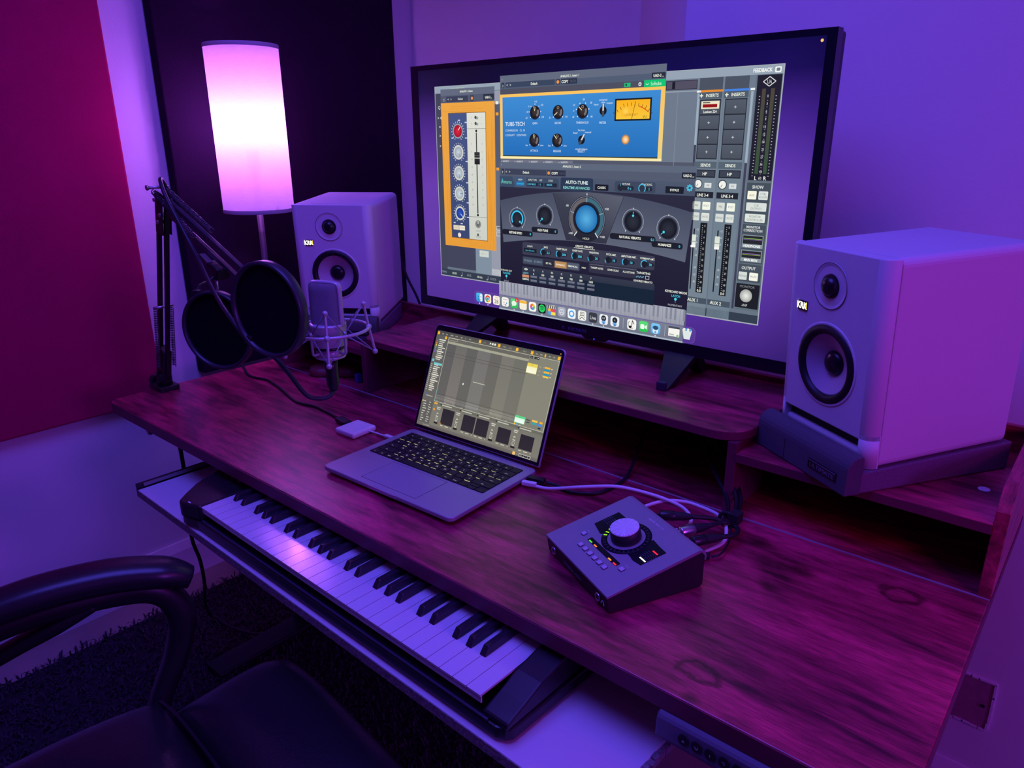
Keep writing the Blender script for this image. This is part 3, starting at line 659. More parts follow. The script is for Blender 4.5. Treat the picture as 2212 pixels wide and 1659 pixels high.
u.rect(320, 261, 437, 263, (130, 134, 126)); u.rect(320, 656, 437, 658, (130, 134, 126)); u.rect(376, 280, 382, 640, (26, 28, 30))
for y in (272, 648): u.disc(379, y, 6, (30, 34, 30), 12)
for y, t in ((328, '0'), (362, '5'), (396, '10'), (430, '15'), (464, '20'), (498, '25'), (532, '30'), (566, '40'), (600, '50')): u.text(348, y, t, 8, (120, 124, 118), wide=.8); u.text(414, y, t, 8, (150, 154, 148), wide=.8)
for x, y, t in ((380, 214, '18'), (380, 240, '20')): u.disc(x - 4, y, 7, (60, 70, 66), 10); u.rect(x - 2, y - 2, x + 12, y + 8, (150, 160, 152)); u.text(350, y, 'o', 7, (120, 124, 118)); u.text(412, y, 'o', 7, (120, 124, 118))
u.text(379, 722, 'OUTPUT', 7, (110, 114, 110), wide=.8); u.text(379, 750, 'MIC LINE', 7, (110, 114, 110), wide=.8); u.disc(377, 740, 7, (90, 98, 94), 10)
u.k = 12; u.rrect(364, 364, 398, 418, 3, (54, 54, 56), (30, 30, 34)); u.k = 13; u.rect(364, 389, 398, 392, (210, 210, 206)); u.rect(364, 378, 398, 381, (90, 90, 94))
for y, r, c, d, a, pc in ((272, 27, (226, 40, 66), (160, 16, 36), 40, (250, 230, 220)), (366, 25, (206, 214, 226), (150, 160, 176), 150, (120, 130, 150)), (460, 25, (206, 218, 226), (160, 170, 180), 170, (120, 130, 150)), (554, 25, (206, 218, 226), (160, 170, 180), 90, (120, 130, 150)), (646, 25, (50, 88, 196), (28, 54, 140), 130, (210, 220, 240))):
    u.k = 11; u.ticks(260, y, 37, 43, -150, 150, 17, 3, (222, 226, 236)); u.disc(260, y, 33, (150, 160, 172) if y < 300 else (210, 212, 204), 26); knob(u, 260, y, r, c, d, a, pc, 12)
u.k = 11
for x, y in ((216, 300), (306, 300), (306, 232), (262, 222), (306, 404), (306, 500), (306, 592), (306, 660), (214, 690), (262, 692)): u.rect(x, y, x + 14, y + 5, (200, 208, 226))
u.rect(212, 704, 250, 726, (226, 214, 190)); u.rect(252, 704, 290, 726, (240, 232, 214)); u.k = 12; u.text(231, 715, 'EQL', 8, (190, 170, 140)); u.text(271, 715, 'PHASE', 8, (190, 170, 140), wide=.8); u.disc(252, 750, 11, (236, 224, 222), 16); u.disc(379, 690, 19, (60, 60, 62), 22, edge=(150, 152, 148)); u.k = 13; u.rect(377, 676, 381, 690, (230, 230, 226))
# ---- blue compressor window
u.k = 5; u.rect(528, 48, 1349, 392, (96, 104, 122)); u.k = 6
u.rect(528, 48, 1349, 78, (100, 108, 128)); u.rect(528, 78, 1349, 102, (82, 94, 116)); u.rect(528, 100, 1349, 124, (78, 80, 96)); u.k = 7
u.text(905, 66, 'ANALOG 1, Insert 1', 9, TW, wide=.9, bold=.02); u.text(540, 62, 'x', 10, (160, 166, 178))
u.rect(536, 76, 552, 98, (52, 58, 78)); u.rect(560, 76, 830, 97, (58, 70, 94)); u.rect(836, 76, 856, 97, (58, 60, 80)); u.rect(862, 76, 944, 97, (46, 54, 74)); u.rect(1288, 76, 1345, 95, (40, 46, 62)); u.k = 8
u.text(544, 87, ':', 13, TW, bold=.04); u.text(578, 87, '<  >', 12, TW); u.text(720, 87, 'Default', 10, TW, wide=.9, bold=.02); u.disc(846, 87, 7, (230, 150, 80), 14); u.text(882, 87, 'COPY', 11, TW, wide=.85, bold=.03); u.text(924, 87, 'PASTE', 10, (90, 96, 112), wide=.8); u.text(1317, 86, 'UAD-2 ...', 10, TW, wide=.85, bold=.03)
u.rect(1168, 106, 1196, 120, (30, 190, 120)); u.disc(1238, 113, 7, (226, 228, 232), 16); u.rect(1256, 100, 1348, 125, (20, 196, 116)); u.k = 9; u.rect(1174, 109, 1180, 117, (20, 60, 44)); u.disc(1238, 113, 3, (80, 84, 100), 10); u.text(1308, 113, 'Softube', 13, (214, 246, 224), wide=.85); u.arc(1270, 110, 5, 7, 100, 260, (214, 246, 224), 8)
u.k = 7; u.rect(526, 124, 1349, 388, (250, 196, 96), (240, 212, 130)); u.k = 8; u.rect(526, 380, 1349, 390, (250, 236, 176)); u.rect(541, 136, 1331, 376, (62, 140, 212), (36, 110, 186))
u.k = 9; u.rect(541, 376, 1331, 380, (60, 58, 30))
u.text(557, 245, 'TUBE-TECH', 17, (226, 240, 250), 'LEFT', wide=.92, bold=.01); u.text(557, 272, 'COMPRESSOR   CL 1B', 9, (206, 226, 244), 'LEFT', wide=.95); u.text(557, 291, 'LYDKRAFT   DENMARK', 9, (206, 226, 244), 'LEFT', wide=.95)
for x, y, t, ang, n, lab in ((725, 200, 'GAIN', -15, 7, (('off', -46, 22), ('-10', -44, -2), ('0', -34, -24), ('+10', 4, -42), ('+20', 38, -28), ('+30', 42, 20))), (849, 201, 'RATIO', -125, 2, (('2:1', -42, 22), ('10:1', 44, 20))), (974, 201, 'THRESHOLD', -50, 6, (('off', -46, 22), ('0', -44, -2), ('-10', -44, -24), ('-20', 4, -44), ('-30', 40, -30), ('-40', 44, 22))), (722, 311, 'ATTACK', -5, 2, (('fast', -42, 22), ('slow', 42, 22))), (847, 312, 'RELEASE', -40, 2, (('fast', -42, 22), ('slow', 42, 22)))):
    u.k = 9; u.ticks(x, y, 30, 34, -130, 130, n, 4, (240, 246, 250)); u.text(x, y + 44, t, 9, (230, 242, 250), wide=.9)
    for s_, dx, dy in lab: u.text(x + dx, y + dy, s_, 8, (224, 238, 250), wide=.85)
    u.disc(x, y + 2, 28, (30, 44, 70), 26); knob(u, x, y, 25, (66, 58, 58), (22, 20, 22), ang, (236, 226, 190), 10)
    u.k = 11; u.arc(x, y, 12, 22, 60, 150, (120, 112, 112), 8); u.arc(x, y - 16, 4, 6, 0, 360, (170, 150, 130), 10)
for x, y, t, a in ((1074, 203, 'METER', 0), (972, 312, 'SELECT', 32)):
    u.k = 9; u.text(x, y + 44, t, 9, (230, 242, 250), wide=.9); u.disc(x, y, 17, (22, 24, 34), 22); u.k = 10
    d = math.radians(a); u.line(x - 22 * math.sin(d), y + 22 * math.cos(d), x + 24 * math.sin(d), y - 24 * math.cos(d), 11, (70, 74, 84)); u.k = 11; u.line(x, y, x + 26 * math.sin(d), y - 26 * math.cos(d), 6, (220, 224, 226))
u.k = 9; u.text(1040, 178, 'input', 8, (224, 238, 250)); u.text(1104, 174, 'output', 8, (224, 238, 250)); u.text(1074, 162, 'compres-', 8, (224, 238, 250)); u.text(1074, 171, 'sion', 8, (224, 238, 250)); u.text(940, 284, 'fixed', 8, (224, 238, 250)); u.text(1004, 282, 'manual', 8, (224, 238, 250)); u.text(972, 274, 'fix./man.', 8, (224, 238, 250)); u.text(972, 347, 'attack/release', 8, (230, 242, 250))
u.rect(1129, 161, 1294, 242, (28, 30, 34)); u.k = 10; u.rect(1136, 167, 1287, 236, (252, 178, 30), (250, 200, 60)); u.k = 11
u.disc(1180, 208, 20, (255, 214, 90), 18, edge=(252, 186, 40))
for i in range(12):
    a = math.radians(-46 + 8.4 * i); cx_, cy_ = 1212, 296; u.line(cx_ + 108 * math.sin(a), cy_ - 108 * math.cos(a), cx_ + (120 if i % 3 else 124) * math.sin(a), cy_ - (120 if i % 3 else 124) * math.cos(a), 2, (60, 40, 14))
u.k = 12; u.arc(1212, 296, 107, 110, 14, 40, (214, 60, 30), 10); u.line(1208, 236, 1222, 176, 1.8, (50, 34, 14)); u.text(1206, 220, 'LYDKRAFT', 9, (190, 120, 30), wide=1.0); u.text(1266, 228, 'VU', 10, (90, 60, 20))
u.k = 9; u.disc(1184, 311, 19, (150, 130, 110), 20); u.k = 10; u.disc(1184, 311, 15, (255, 236, 190), 20, edge=(240, 150, 60))
# insert tabs between the windows
u.k = 4; u.rect(528, 392, 1499, 412, (84, 88, 106)); u.rect(528, 394, 930, 410, (120, 122, 140)); u.k = 5
for i in range(5): u.text(552 + 82 * i, 402, '+  INSERTS', 9, (226, 230, 236), wide=.85)
# ---- pitch correction window
u.k = 6; u.rect(520, 405, 1500, 1080, (84, 92, 112)); u.k = 7
u.rect(520, 405, 1500, 430, (94, 104, 124)); u.rect(520, 430, 1500, 462, (84, 92, 112)); u.rect(520, 462, 1500, 512, (78, 88, 110), (72, 82, 104)); u.rect(520, 512, 1500, 948, (44, 44, 64), (30, 28, 50)); u.k = 8
u.text(925, 417, 'ANALOG 1, Insert 2', 9, TW, wide=.9, bold=.02); u.text(532, 414, 'x', 10, (160, 166, 178))
u.rect(532, 434, 546, 458, (48, 52, 72)); u.rect(552, 434, 790, 458, (60, 66, 88)); u.rect(794, 434, 812, 458, (56, 58, 78)); u.rect(816, 434, 894, 458, (46, 50, 70)); u.rect(1440, 428, 1497, 450, (38, 42, 58))
u.poly([(520, 512), (612, 512), (596, 466), (520, 466)], (58, 76, 102)); u.rrect(616, 468, 668, 508, 5, (62, 88, 122)); u.rrect(676, 468, 858, 508, 5, (60, 74, 98)); u.rrect(868, 462, 1036, 516, 8, (44, 58, 84)); u.rrect(1046, 484, 1112, 508, 3, (28, 30, 42)); u.rrect(1142, 468, 1330, 510, 8, (62, 72, 94)); u.rrect(1374, 480, 1452, 506, 3, (30, 34, 48)); u.k = 9
u.text(538, 446, ':', 13, TW, bold=.04); u.text(570, 446, '<  >', 12, TW); u.text(676, 446, 'Default', 10, TW, wide=.9, bold=.02); u.disc(803, 446, 7, (230, 150, 80), 14); u.text(836, 446, 'COPY', 11, TW, wide=.85, bold=.03); u.text(876, 446, 'PASTE', 10, (84, 88, 106), wide=.8); u.text(1469, 439, 'UAD-2 ...', 10, TW, wide=.85, bold=.03)
u.text(562, 489, 'Antares', 16, (110, 200, 176), wide=.85, bold=.01); u.text(536, 486, 'A', 22, (70, 180, 190)); u.text(642, 478, 'VIEW', 8, TW); u.rect(620, 487, 664, 503, (40, 120, 176))
u.rect(682, 488, 744, 503, (34, 42, 58)); u.rect(748, 488, 774, 503, (34, 42, 58)); u.rect(780, 488, 848, 503, (34, 42, 58)); u.k = 10
u.text(642, 495, 'ADVANCED', 7, (70, 200, 240), wide=.85)
for x, t in ((713, 'INPUT TYPE'), (761, 'KEY'), (814, 'SCALE')): u.text(x, 477, t, 8, TW, wide=.8)
for x, t in ((708, 'LOW MALE'), (757, 'G'), (808, 'MINOR')): u.text(x, 495, t, 8, (90, 190, 226), wide=.85, bold=.02)
u.text(952, 480, 'AUTO-TUNE', 14, (226, 240, 238), wide=1.05, bold=.02); u.text(952, 502, 'REALTIME ADVANCED', 11, (130, 214, 206), wide=.92, bold=.02); u.text(1079, 496, 'CLASSIC', 9, TW, wide=.9, bold=.02)
u.text(1196, 478, 'DETUNE', 8, TW, wide=.9); u.text(1290, 477, 'TRACKING', 8, TW, wide=.9); u.text(1413, 493, 'BYPASS', 9, TW, wide=.95, bold=.02)
u.rrect(1178, 486, 1232, 502, 7, (36, 42, 56)); u.rrect(1276, 486, 1316, 502, 7, (36, 42, 56)); u.k = 11
u.text(1212, 494, '0 c', 10, (90, 214, 240), bold=.02); u.text(1302, 494, '1', 10, (90, 214, 240), bold=.02); u.disc(1170, 492, 14, (38, 42, 54), 18); u.disc(1270, 492, 13, (48, 54, 70), 18); u.k = 12; u.rect(1169, 477, 1171, 486, (90, 200, 230)); u.arc(1270, 492, 13, 17, -140, 140, (70, 190, 230), 18)
u.k = 10; u.ticks(1476, 483, 8, 13, 0, 315, 8, 5, (70, 196, 226)); u.arc(1476, 483, 5, 10, 0, 360, (70, 196, 226), 16)
# curved panel with five knobs
def arc_y(x): return 517 + ((x - 1010) / 490.0) ** 2 * 56
def arc_y2(x): return 722 + ((x - 1010) / 470.0) ** 2 * 36
xs = [521 + 976 * i / 18 for i in range(19)]; u.k = 8
for i in range(18):
    a, b = xs[i], xs[i + 1]; s0 = lambda x: 1010 + (x - 1010) * .962
    g = (92, 98, 118) if 0.2 < i / 18 < .8 else (80, 86, 106)
    u.poly([(s0(a), arc_y2(a)), (s0(b), arc_y2(b)), (b, arc_y(b)), (a, arc_y(a))], None, [(94, 100, 120), (94, 100, 120), (72, 78, 98), (72, 78, 98)])
u.k = 9; u.poly([(904, 722), (1108, 720), (1186, 529), (1010, 516), (828, 529)], None, [(52, 54, 70), (52, 54, 70), (92, 96, 112), (84, 88, 104), (62, 66, 82)])
for a, b in (((828, 529), (904, 722)), ((1186, 529), (1108, 720))): u.line(*a, *b, 3, (34, 36, 50))
u.k = 10; u.disc(1007, 626, 95, (38, 40, 54), 44); u.k = 11; u.arc(1007, 626, 89, 92, -140, 140, (120, 128, 146), 40); u.arc(1007, 626, 70, 86, -140, 0, (104, 100, 104), 26); u.arc(1007, 626, 70, 86, 0, 140, (64, 108, 126), 26); u.k = 12
u.disc(1007, 626, 63, (26, 28, 40), 40); u.ticks(1007, 626, 68, 88, -72, 72, 3, 2.5, (150, 180, 190)); u.ticks(1007, 626, 72, 96, -140, 140, 2, 4, (226, 230, 230)); u.k = 13; u.disc(1007, 626, 56, (88, 176, 226), 40, edge=(30, 110, 176))
u.k = 12; u.poly([(984, 716), (1032, 716), (1038, 698), (978, 698)], (34, 36, 48)); u.k = 13; u.text(1008, 707, 'HOLD', 9, TW)
u.k = 11
for x, y, t in ((905, 576, '-50'), (1108, 580, '+50'), (926, 690, '-100'), (1090, 694, '+100'), (1007, 526, '0')): u.text(x, y, t, 9, (226, 230, 230), bold=.02)
for x, y, r, a, t, v, lit in ((624, 648, 36, 130, 'RETUNE SPEED', '0', 1), (783, 626, 36, -135, 'FLEX-TUNE', '0', 0), (1235, 622, 38, 0, 'NATURAL VIBRATO', '0.1', 0), (1395, 638, 38, -130, 'HUMANIZE', '0', 0)):
    u.k = 9; u.arc(x, y, r + 10, r + 12, -140, 140, (168, 174, 186), 26); u.ticks(x, y, r + 9, r + 16, -140, 140, 3, 3, (226, 230, 232)); u.disc(x, y, r + 4, (40, 44, 58), 30); u.k = 10; u.disc(x, y, r, (28, 30, 40), 30); u.k = 11
    if lit: u.arc(x, y, r - 7, r, -125, 135, (64, 196, 238), 30)
    u.disc(x, y + 1, r - 9, (46, 50, 62), 28, edge=(34, 36, 48)); u.k = 12
    d = math.radians(a); u.disc(x + (r - 15) * math.sin(d), y - (r - 15) * math.cos(d), 5, (80, 214, 240), 10); u.line(x + (r - 8) * math.sin(d), y - (r - 8) * math.cos(d), x + r * math.sin(d), y - r * math.cos(d), 3, (80, 214, 240))
    w = 24 + 5.6 * len(t); yy = y + 64; u.k = 9; u.rrect(x - w, yy - 12, x + w, yy + 12, 10, (30, 32, 44)); u.k = 10; u.text(x - 10, yy, t, 10, TW, wide=.85, bold=.03); u.text(x + w - 14, yy, v, 10, (80, 214, 240), bold=.03)
# lower strips
u.k = 9; u.rrect(655, 750, 1345, 806, 8, (60, 62, 82)); u.rrect(655, 814, 980, 850, 8, (54, 56, 76)); u.rrect(1026, 806, 1266, 848, 8, (50, 50, 70)); u.rrect(652, 860, 1350, 930, 8, (54, 58, 76), (28, 42, 60)); u.k = 10
u.text(1000, 742, 'CREATE VIBRATO', 9, TW, wide=.95, bold=.02); u.rect(945, 750, 1055, 752, TW)
u.rect(664, 776, 738, 794, (28, 34, 46)); u.k = 11; u.text(699, 785, '(no vibrato)', 8, (80, 200, 226)); u.text(699, 766, 'SHAPE', 8, TW)
for x, t, v, e in ((787, 'RATE', '5.5', 20), (875, 'ONSET DELAY', '500', -30), (960, 'ONSET RATE', '500', -30), (1046, 'VARIATION', '20', -80), (1134, 'PITCH AMT.', '10', -90), (1219, 'AMPLITUDE AMT.', '10', -40), (1308, 'FORMANT AMT.', '70', 40)):
    u.k = 11; u.text(x + 4, 763, t, 8, TW, wide=.85, bold=.02); u.rrect(x - 6, 778, x + 34, 794, 7, (36, 40, 54)); u.disc(x - 10, 786, 14, (30, 32, 44), 18); u.k = 12; u.arc(x - 10, 786, 13, 17, -140, e, (70, 190, 230), 14); u.text(x + 18, 786, v, 10, (90, 206, 236), bold=.02)
u.k = 10
for x0, x1, t, c, tc in ((660, 716, 'SET MAJOR', (66, 78, 98), (130, 140, 156)), (718, 774, 'SET MINOR', (66, 78, 98), (130, 140, 156)), (778, 838, 'SET ALL', (44, 44, 60), TW), (842, 908, 'BYPASS ALL', (186, 140, 88), (250, 240, 220)), (910, 974, 'REMOVE ALL', (84, 92, 112), TW)):
    u.k = 10; u.rect(x0, 818, x1, 846, c); u.k = 11; u.text((x0 + x1) / 2, 832, t, 8, tc, wide=.85, bold=.02)
u.text(1000, 832, 'MIDI', 8, TW); u.k = 10
for x, t in ((1068, 'TARGET NOTES'), (1150, 'LEARN SCALE'), (1226, 'ALL OCTAVES')): u.rect(x - 38, 812, x + 38, 814, (110, 114, 130)); u.text(x, 826, t, 8, TW, wide=.82, bold=.02)
u.text(1296, 822, 'TARGETING', 9, TW, wide=.95, bold=.02); u.text(1296, 856, 'IGNORES VIBRATO', 8, TW, wide=.95, bold=.02); u.frame(1306, 832, 1324, 846, 2, (200, 206, 216))
for i in range(6): u.arc(1266 + 6 * i, 839, 2, 4, -90 if i % 2 else 90, 90 if i % 2 else 270, (130, 200, 220), 6)
u.rect(980, 886, 1350, 948, (24, 38, 56)); u.k = 11
u.text(676, 872, '<>', 13, TW, bold=.05); u.text(674, 890, 'CENTS', 8, (130, 190, 206), bold=.02); u.rect(654, 898, 694, 910, (206, 140, 108)); u.text(674, 918, 'REMOVE', 8, TW, wide=.9, bold=.03)
for i, (n_, c) in enumerate((('G', '0'), ('A', '200'), ('Bb', '300'), ('C', '500'), ('D', '700'), ('Eb', '800'), ('F', '1000'))):
    x = 722 + 53 * i; u.text(x, 872, n_, 9, TW); u.text(x, 889, c, 9, TW, wide=.9, bold=.02); u.rect(x - 19, 898, x + 19, 908, (122, 124, 142), (90, 92, 110)); u.rect(x - 19, 916, x + 19, 926, (122, 124, 142), (90, 92, 110))
u.text(556, 890, 'KEYBOARD EDIT', 8, TW, wide=.85); u.text(556, 903, 'TOGGLE', 9, (70, 206, 230), bold=.02); u.disc(556, 917, 6, (80, 214, 240), 12); u.rect(554, 920, 558, 932, (90, 96, 112)); u.text(556, 940, 'BYPASS', 7, (160, 164, 176))
u.text(1448, 880, 'KEYBOARD MODE', 9, TW, wide=.95, bold=.02); u.text(1448, 896, 'LATCH', 9, (70, 206, 230), bold=.02); u.disc(1448, 909, 6, (80, 214, 240), 12); u.rect(1446, 912, 1450, 924, (90, 96, 112)); u.text(1448, 934, 'MOMENTARY', 8, (190, 194, 200), wide=.95)
# on-screen piano and dock
u.k = 9; u.rect(508, 945, 1492, 1008, (168, 170, 186), (156, 158, 172)); u.rect(508, 1008, 1492, 1080, (126, 132, 148), (140, 148, 164)); u.k = 10
kw_ = 984 / 50.0
for i in range(50): u.rect(508 + kw_ * i, 946, 508 + kw_ * i + 1.6, 1008, (128, 130, 146))
for i in range(50):
    if i % 7 in (0, 1, 3, 4, 5): u.rect(508 + kw_ * (i + .72), 947, 508 + kw_ * (i + 1.2), 992, (130, 136, 150))
u.k = 10; u.rrect(344, 1011, 1545, 1076, 18, (104, 76, 164)); u.k = 11; u.rrect(346, 1013, 1543, 1074, 17, (92, 62, 152), (84, 52, 146)); u.k = 12; u.rect(508, 1013, 1492, 1074, (122, 128, 146), (112, 118, 136)); u.rect(508, 1074, 1492, 1080, (170, 184, 200))
def icon(x, c, c2=None, r=22): u.k = 13; u.rrect(x - r, 1042 - r, x + r, 1042 + r, 10, c, c2); u.k = 14
def dot(x): u.k = 13; u.disc(x, 1071, 3, (225, 225, 235), 8)
icon(378, (80, 190, 240), (40, 150, 226)); u.rrect(380, 1024, 398, 1060, 6, (226, 240, 250)); u.k = 15; u.rect(371, 1034, 374, 1042, (20, 60, 100)); u.rect(386, 1034, 389, 1042, (20, 60, 100)); u.arc(379, 1043, 11, 13, 120, 240, (20, 60, 100), 10); dot(378)
icon(434, (244, 240, 230)); u.arc(434, 1042, 8, 17, -60, 60, (222, 70, 56), 14); u.arc(434, 1042, 8, 17, 60, 180, (244, 190, 50), 14); u.arc(434, 1042, 8, 17, 180, 300, (50, 160, 90), 14); u.k = 15; u.disc(434, 1042, 9, (240, 246, 250), 16); u.k = 16; u.disc(434, 1042, 7, (64, 130, 230), 16); dot(434)
icon(490, (246, 240, 226)); u.text(490, 1047, '28', 20, (90, 84, 80)); u.text(490, 1028, 'TUE', 7, (224, 110, 90))
icon(547, (246, 244, 236)); u.rect(532, 1028, 562, 1033, (200, 206, 206))
for x, y, c in ((539, 1045, (240, 180, 80)), (556, 1047, (70, 150, 190)), (550, 1056, (70, 130, 220)), (540, 1055, (210, 215, 215))): u.disc(x, y, 4, c, 10)
icon(603, (92, 220, 120), (40, 190, 80)); u.disc(603, 1041, 15, (226, 248, 230), 20, 12); u.poly([(590, 1056), (601, 1052), (592, 1046)], (226, 248, 230)); u.k = 15; u.disc(620, 1024, 11, (236, 62, 52), 16); u.k = 16; u.text(620, 1024, '6', 11, (255, 240, 236)); dot(603)
icon(659, (248, 242, 218)); u.rect(637, 1022, 681, 1034, (246, 184, 60)); u.k = 15; u.rect(640, 1046, 678, 1047, (214, 206, 180)); u.rect(640, 1054, 678, 1055, (214, 206, 180)); dot(659)
icon(716, (248, 246, 240))
for i, c in enumerate(((240, 150, 40), (240, 205, 60), (150, 200, 70), (70, 180, 140), (70, 140, 220), (140, 100, 200), (220, 90, 150), (236, 90, 70))):
    a = math.radians(45 * i); u.disc(716 + 9 * math.sin(a), 1042 - 9 * math.cos(a), 6.5, c, 12)
icon(772, (24, 24, 24)); u.disc(772, 1042, 18, (44, 208, 100), 24); u.k = 15
for j, w in enumerate((11, 9, 7)): u.arc(772, 1056 + 6 * j - 3, 19 - j * 0, 21.5, -32 + 4 * j, 32 - 4 * j, (18, 40, 24), 10)
dot(772)
u.k = 13; u.rrect(808, 1036, 850, 1064, 5, (240, 236, 226)); u.k = 14; u.rect(808, 1036, 822, 1048, (240, 190, 60)); u.rect(822, 1036, 836, 1050, (230, 90, 60)); u.rect(836, 1036, 850, 1050, (220, 70, 130)); u.rect(808, 1048, 826, 1064, (90, 160, 220)); u.rect(826, 1050, 850, 1064, (246, 220, 90)); u.poly([(806, 1034), (850, 1034), (846, 1018), (804, 1022)], (236, 236, 230)); u.k = 15
for i in range(4): u.poly([(808 + 11 * i, 1034), (814 + 11 * i, 1034), (811 + 11 * i, 1020), (805 + 11 * i, 1021)], (40, 40, 44))
icon(886, (176, 180, 196), (150, 154, 172)); u.ticks(886, 1042, 11, 15, 0, 337, 16, 3, (226, 228, 236)); u.arc(886, 1042, 10, 12, 0, 360, (226, 228, 236), 18); u.ticks(886, 1042, 0, 11, 0, 240, 3, 3, (226, 228, 236))
icon(941, (238, 244, 248)); u.arc(941, 1042, 9, 15, 0, 360, (70, 160, 226), 24)
icon(998, (246, 246, 238)); u.frame(987, 1026, 1009, 1042, 2, (60, 60, 60)); u.rect(993, 1030, 996, 1036, (60, 60, 60)); u.rect(1000, 1030, 1003, 1036, (60, 60, 60)); u.line(984, 1060, 998, 1048, 3, (60, 60, 60)); u.line(1012, 1060, 998, 1048, 3, (60, 60, 60)); u.arc(998, 1052, 12, 14, -90, 90, (60, 60, 60), 12)
icon(1056, (58, 60, 72)); u.text(1056, 1042, 'Live', 17, (236, 238, 240), wide=.9); dot(1056)
for x, t in ((1112, 'CUE'), (1169, 'A')):
    icon(x, (236, 240, 244)); u.disc(x, 1037, 13, (40, 44, 56), 18); u.poly([(x - 13, 1052), (x, 1058), (x + 13, 1052), (x, 1046)], (110, 170, 226)); u.k = 15; u.poly([(x - 10, 1058), (x, 1063), (x + 10, 1058), (x, 1053)], (80, 140, 206)); u.text(x, 1036, t, 8, (230, 232, 236), wide=.7)
dot(1112); u.k = 13; u.rect(1210, 1020, 1212, 1066, (170, 174, 190)); u.rect(1409, 1020, 1411, 1066, (170, 174, 190))
icon(1253, (246, 244, 240)); u.disc(1246, 1053, 7, (30, 30, 30), 14, 6); u.line(1252, 1053, 1256, 1024, 3, (30, 30, 30)); u.line(1256, 1024, 1264, 1040, 3, (30, 30, 30)); u.arc(1252, 1042, 15, 17, 150, 330, (40, 40, 40), 14)
icon(1310, (92, 222, 120), (40, 190, 80)); u.rrect(1295, 1032, 1314, 1053, 5, (240, 252, 240)); u.poly([(1316, 1046), (1326, 1052), (1326, 1033), (1316, 1039)], (240, 252, 240))
icon(1367, (130, 200, 246), (70, 160, 226)); u.rrect(1354, 1030, 1380, 1062, 10, (220, 236, 246)); u.k = 15; u.disc(1367, 1038, 13, (50, 76, 110), 18, 9); u.disc(1367, 1056, 5, (110, 160, 206), 10); dot(1367)
u.k = 13; u.rect(1426, 1022, 1476, 1060, (246, 246, 238)); u.k = 14; u.rect(1426, 1020, 1476, 1028, (70, 74, 92)); u.rect(1430, 1050, 1452, 1056, (180, 190, 190)); u.disc(1468, 1056, 6, (150, 190, 150), 10)
u.k = 13; u.poly([(1496, 1062), (1522, 1062), (1530, 1024), (1488, 1024)], (222, 232, 230)); u.k = 14
for x, c in ((1496, (236, 236, 226)), (1504, (80, 150, 214)), (1513, (246, 240, 222)), (1522, (90, 160, 220))): u.disc(x, 1023, 6, c, 9)
u.k = 15; u.disc(1905, 14, 5, (250, 200, 120), 10)
flush_text()
u.build('display_image', screen_mat('tv_display'), scr, loc=(SX0, 0.0019, SZ0))
# ================================================================== laptop
LA = 0.0309
lp = thing('laptop', 'open grey laptop with a music arrangement on its screen', 'laptop', (0.1403, 0.0879, 0.0), LA)
LW, LD, LT = 0.3126, 0.2212, 0.0145
base = part('base', MB().prism(rrect(0, LW, 0, LD, 0.011, 8), 0.0068, LT), GREY_ALU, lp, bevel=0.0016)
part('bottom_cover', MB().prism(rrect(0.006, LW - 0.006, 0.006, LD - 0.006, 0.011, 8), 0.0025, 0.0068), mat('shaded_alu', (0.10, 0.10, 0.11), 0.5, metal=0.3), lp, bevel=0.002)  # inset lower slab, coloured dark to deepen the shadow under the laptop's front edge
for x in (0.03, LW - 0.03):
    for y in (0.03, LD - 0.03): part('rubber_foot', MB().cyl((x, y, 0), 0.011, 0.003, 20), RUBBER, lp)
part('finger_notch', MB().prism(rrect(LW / 2 - 0.036, LW / 2 + 0.036, -0.0006, 0.006, 0.003, 4), LT - 0.0062, LT - 0.0004), mat('notch_alu', (0.42, 0.43, 0.5), 0.3, metal=0.3), lp)
part('trackpad', MB().prism(rrect(0.0905, 0.2215, 0.0135, 0.0875, 0.004, 5), LT - 0.0002, LT + 0.00015), mat('trackpad_glass', (0.38, 0.38, 0.42), 0.35, metal=0.25), lp)
tp = MB()
for a, b in (((0.0903, 0.0133), (0.0903, 0.0877)), ((0.2217, 0.0133), (0.2217, 0.0877)), ((0.0903, 0.0877), (0.2217, 0.0877)), ((0.0903, 0.0133), (0.2217, 0.0133))):
    tp.bx(min(a[0], b[0]) - .0003, max(a[0], b[0]) + .0003, min(a[1], b[1]) - .0003, max(a[1], b[1]) + .0003, LT - .0001, LT + .0002)
part('trackpad_gap', tp, RUBBER, lp)
WX0, WX1, WY0, WY1 = 0.0172, 0.2954, 0.0935, 0.2035
well = part('keyboard_well', MB().prism(rrect(WX0, WX1, WY0, WY1, 0.003, 4), LT - 0.0002, LT + 0.0001), mat('keyboard_well_black', (0.006, 0.006, 0.008), 0.6), lp)
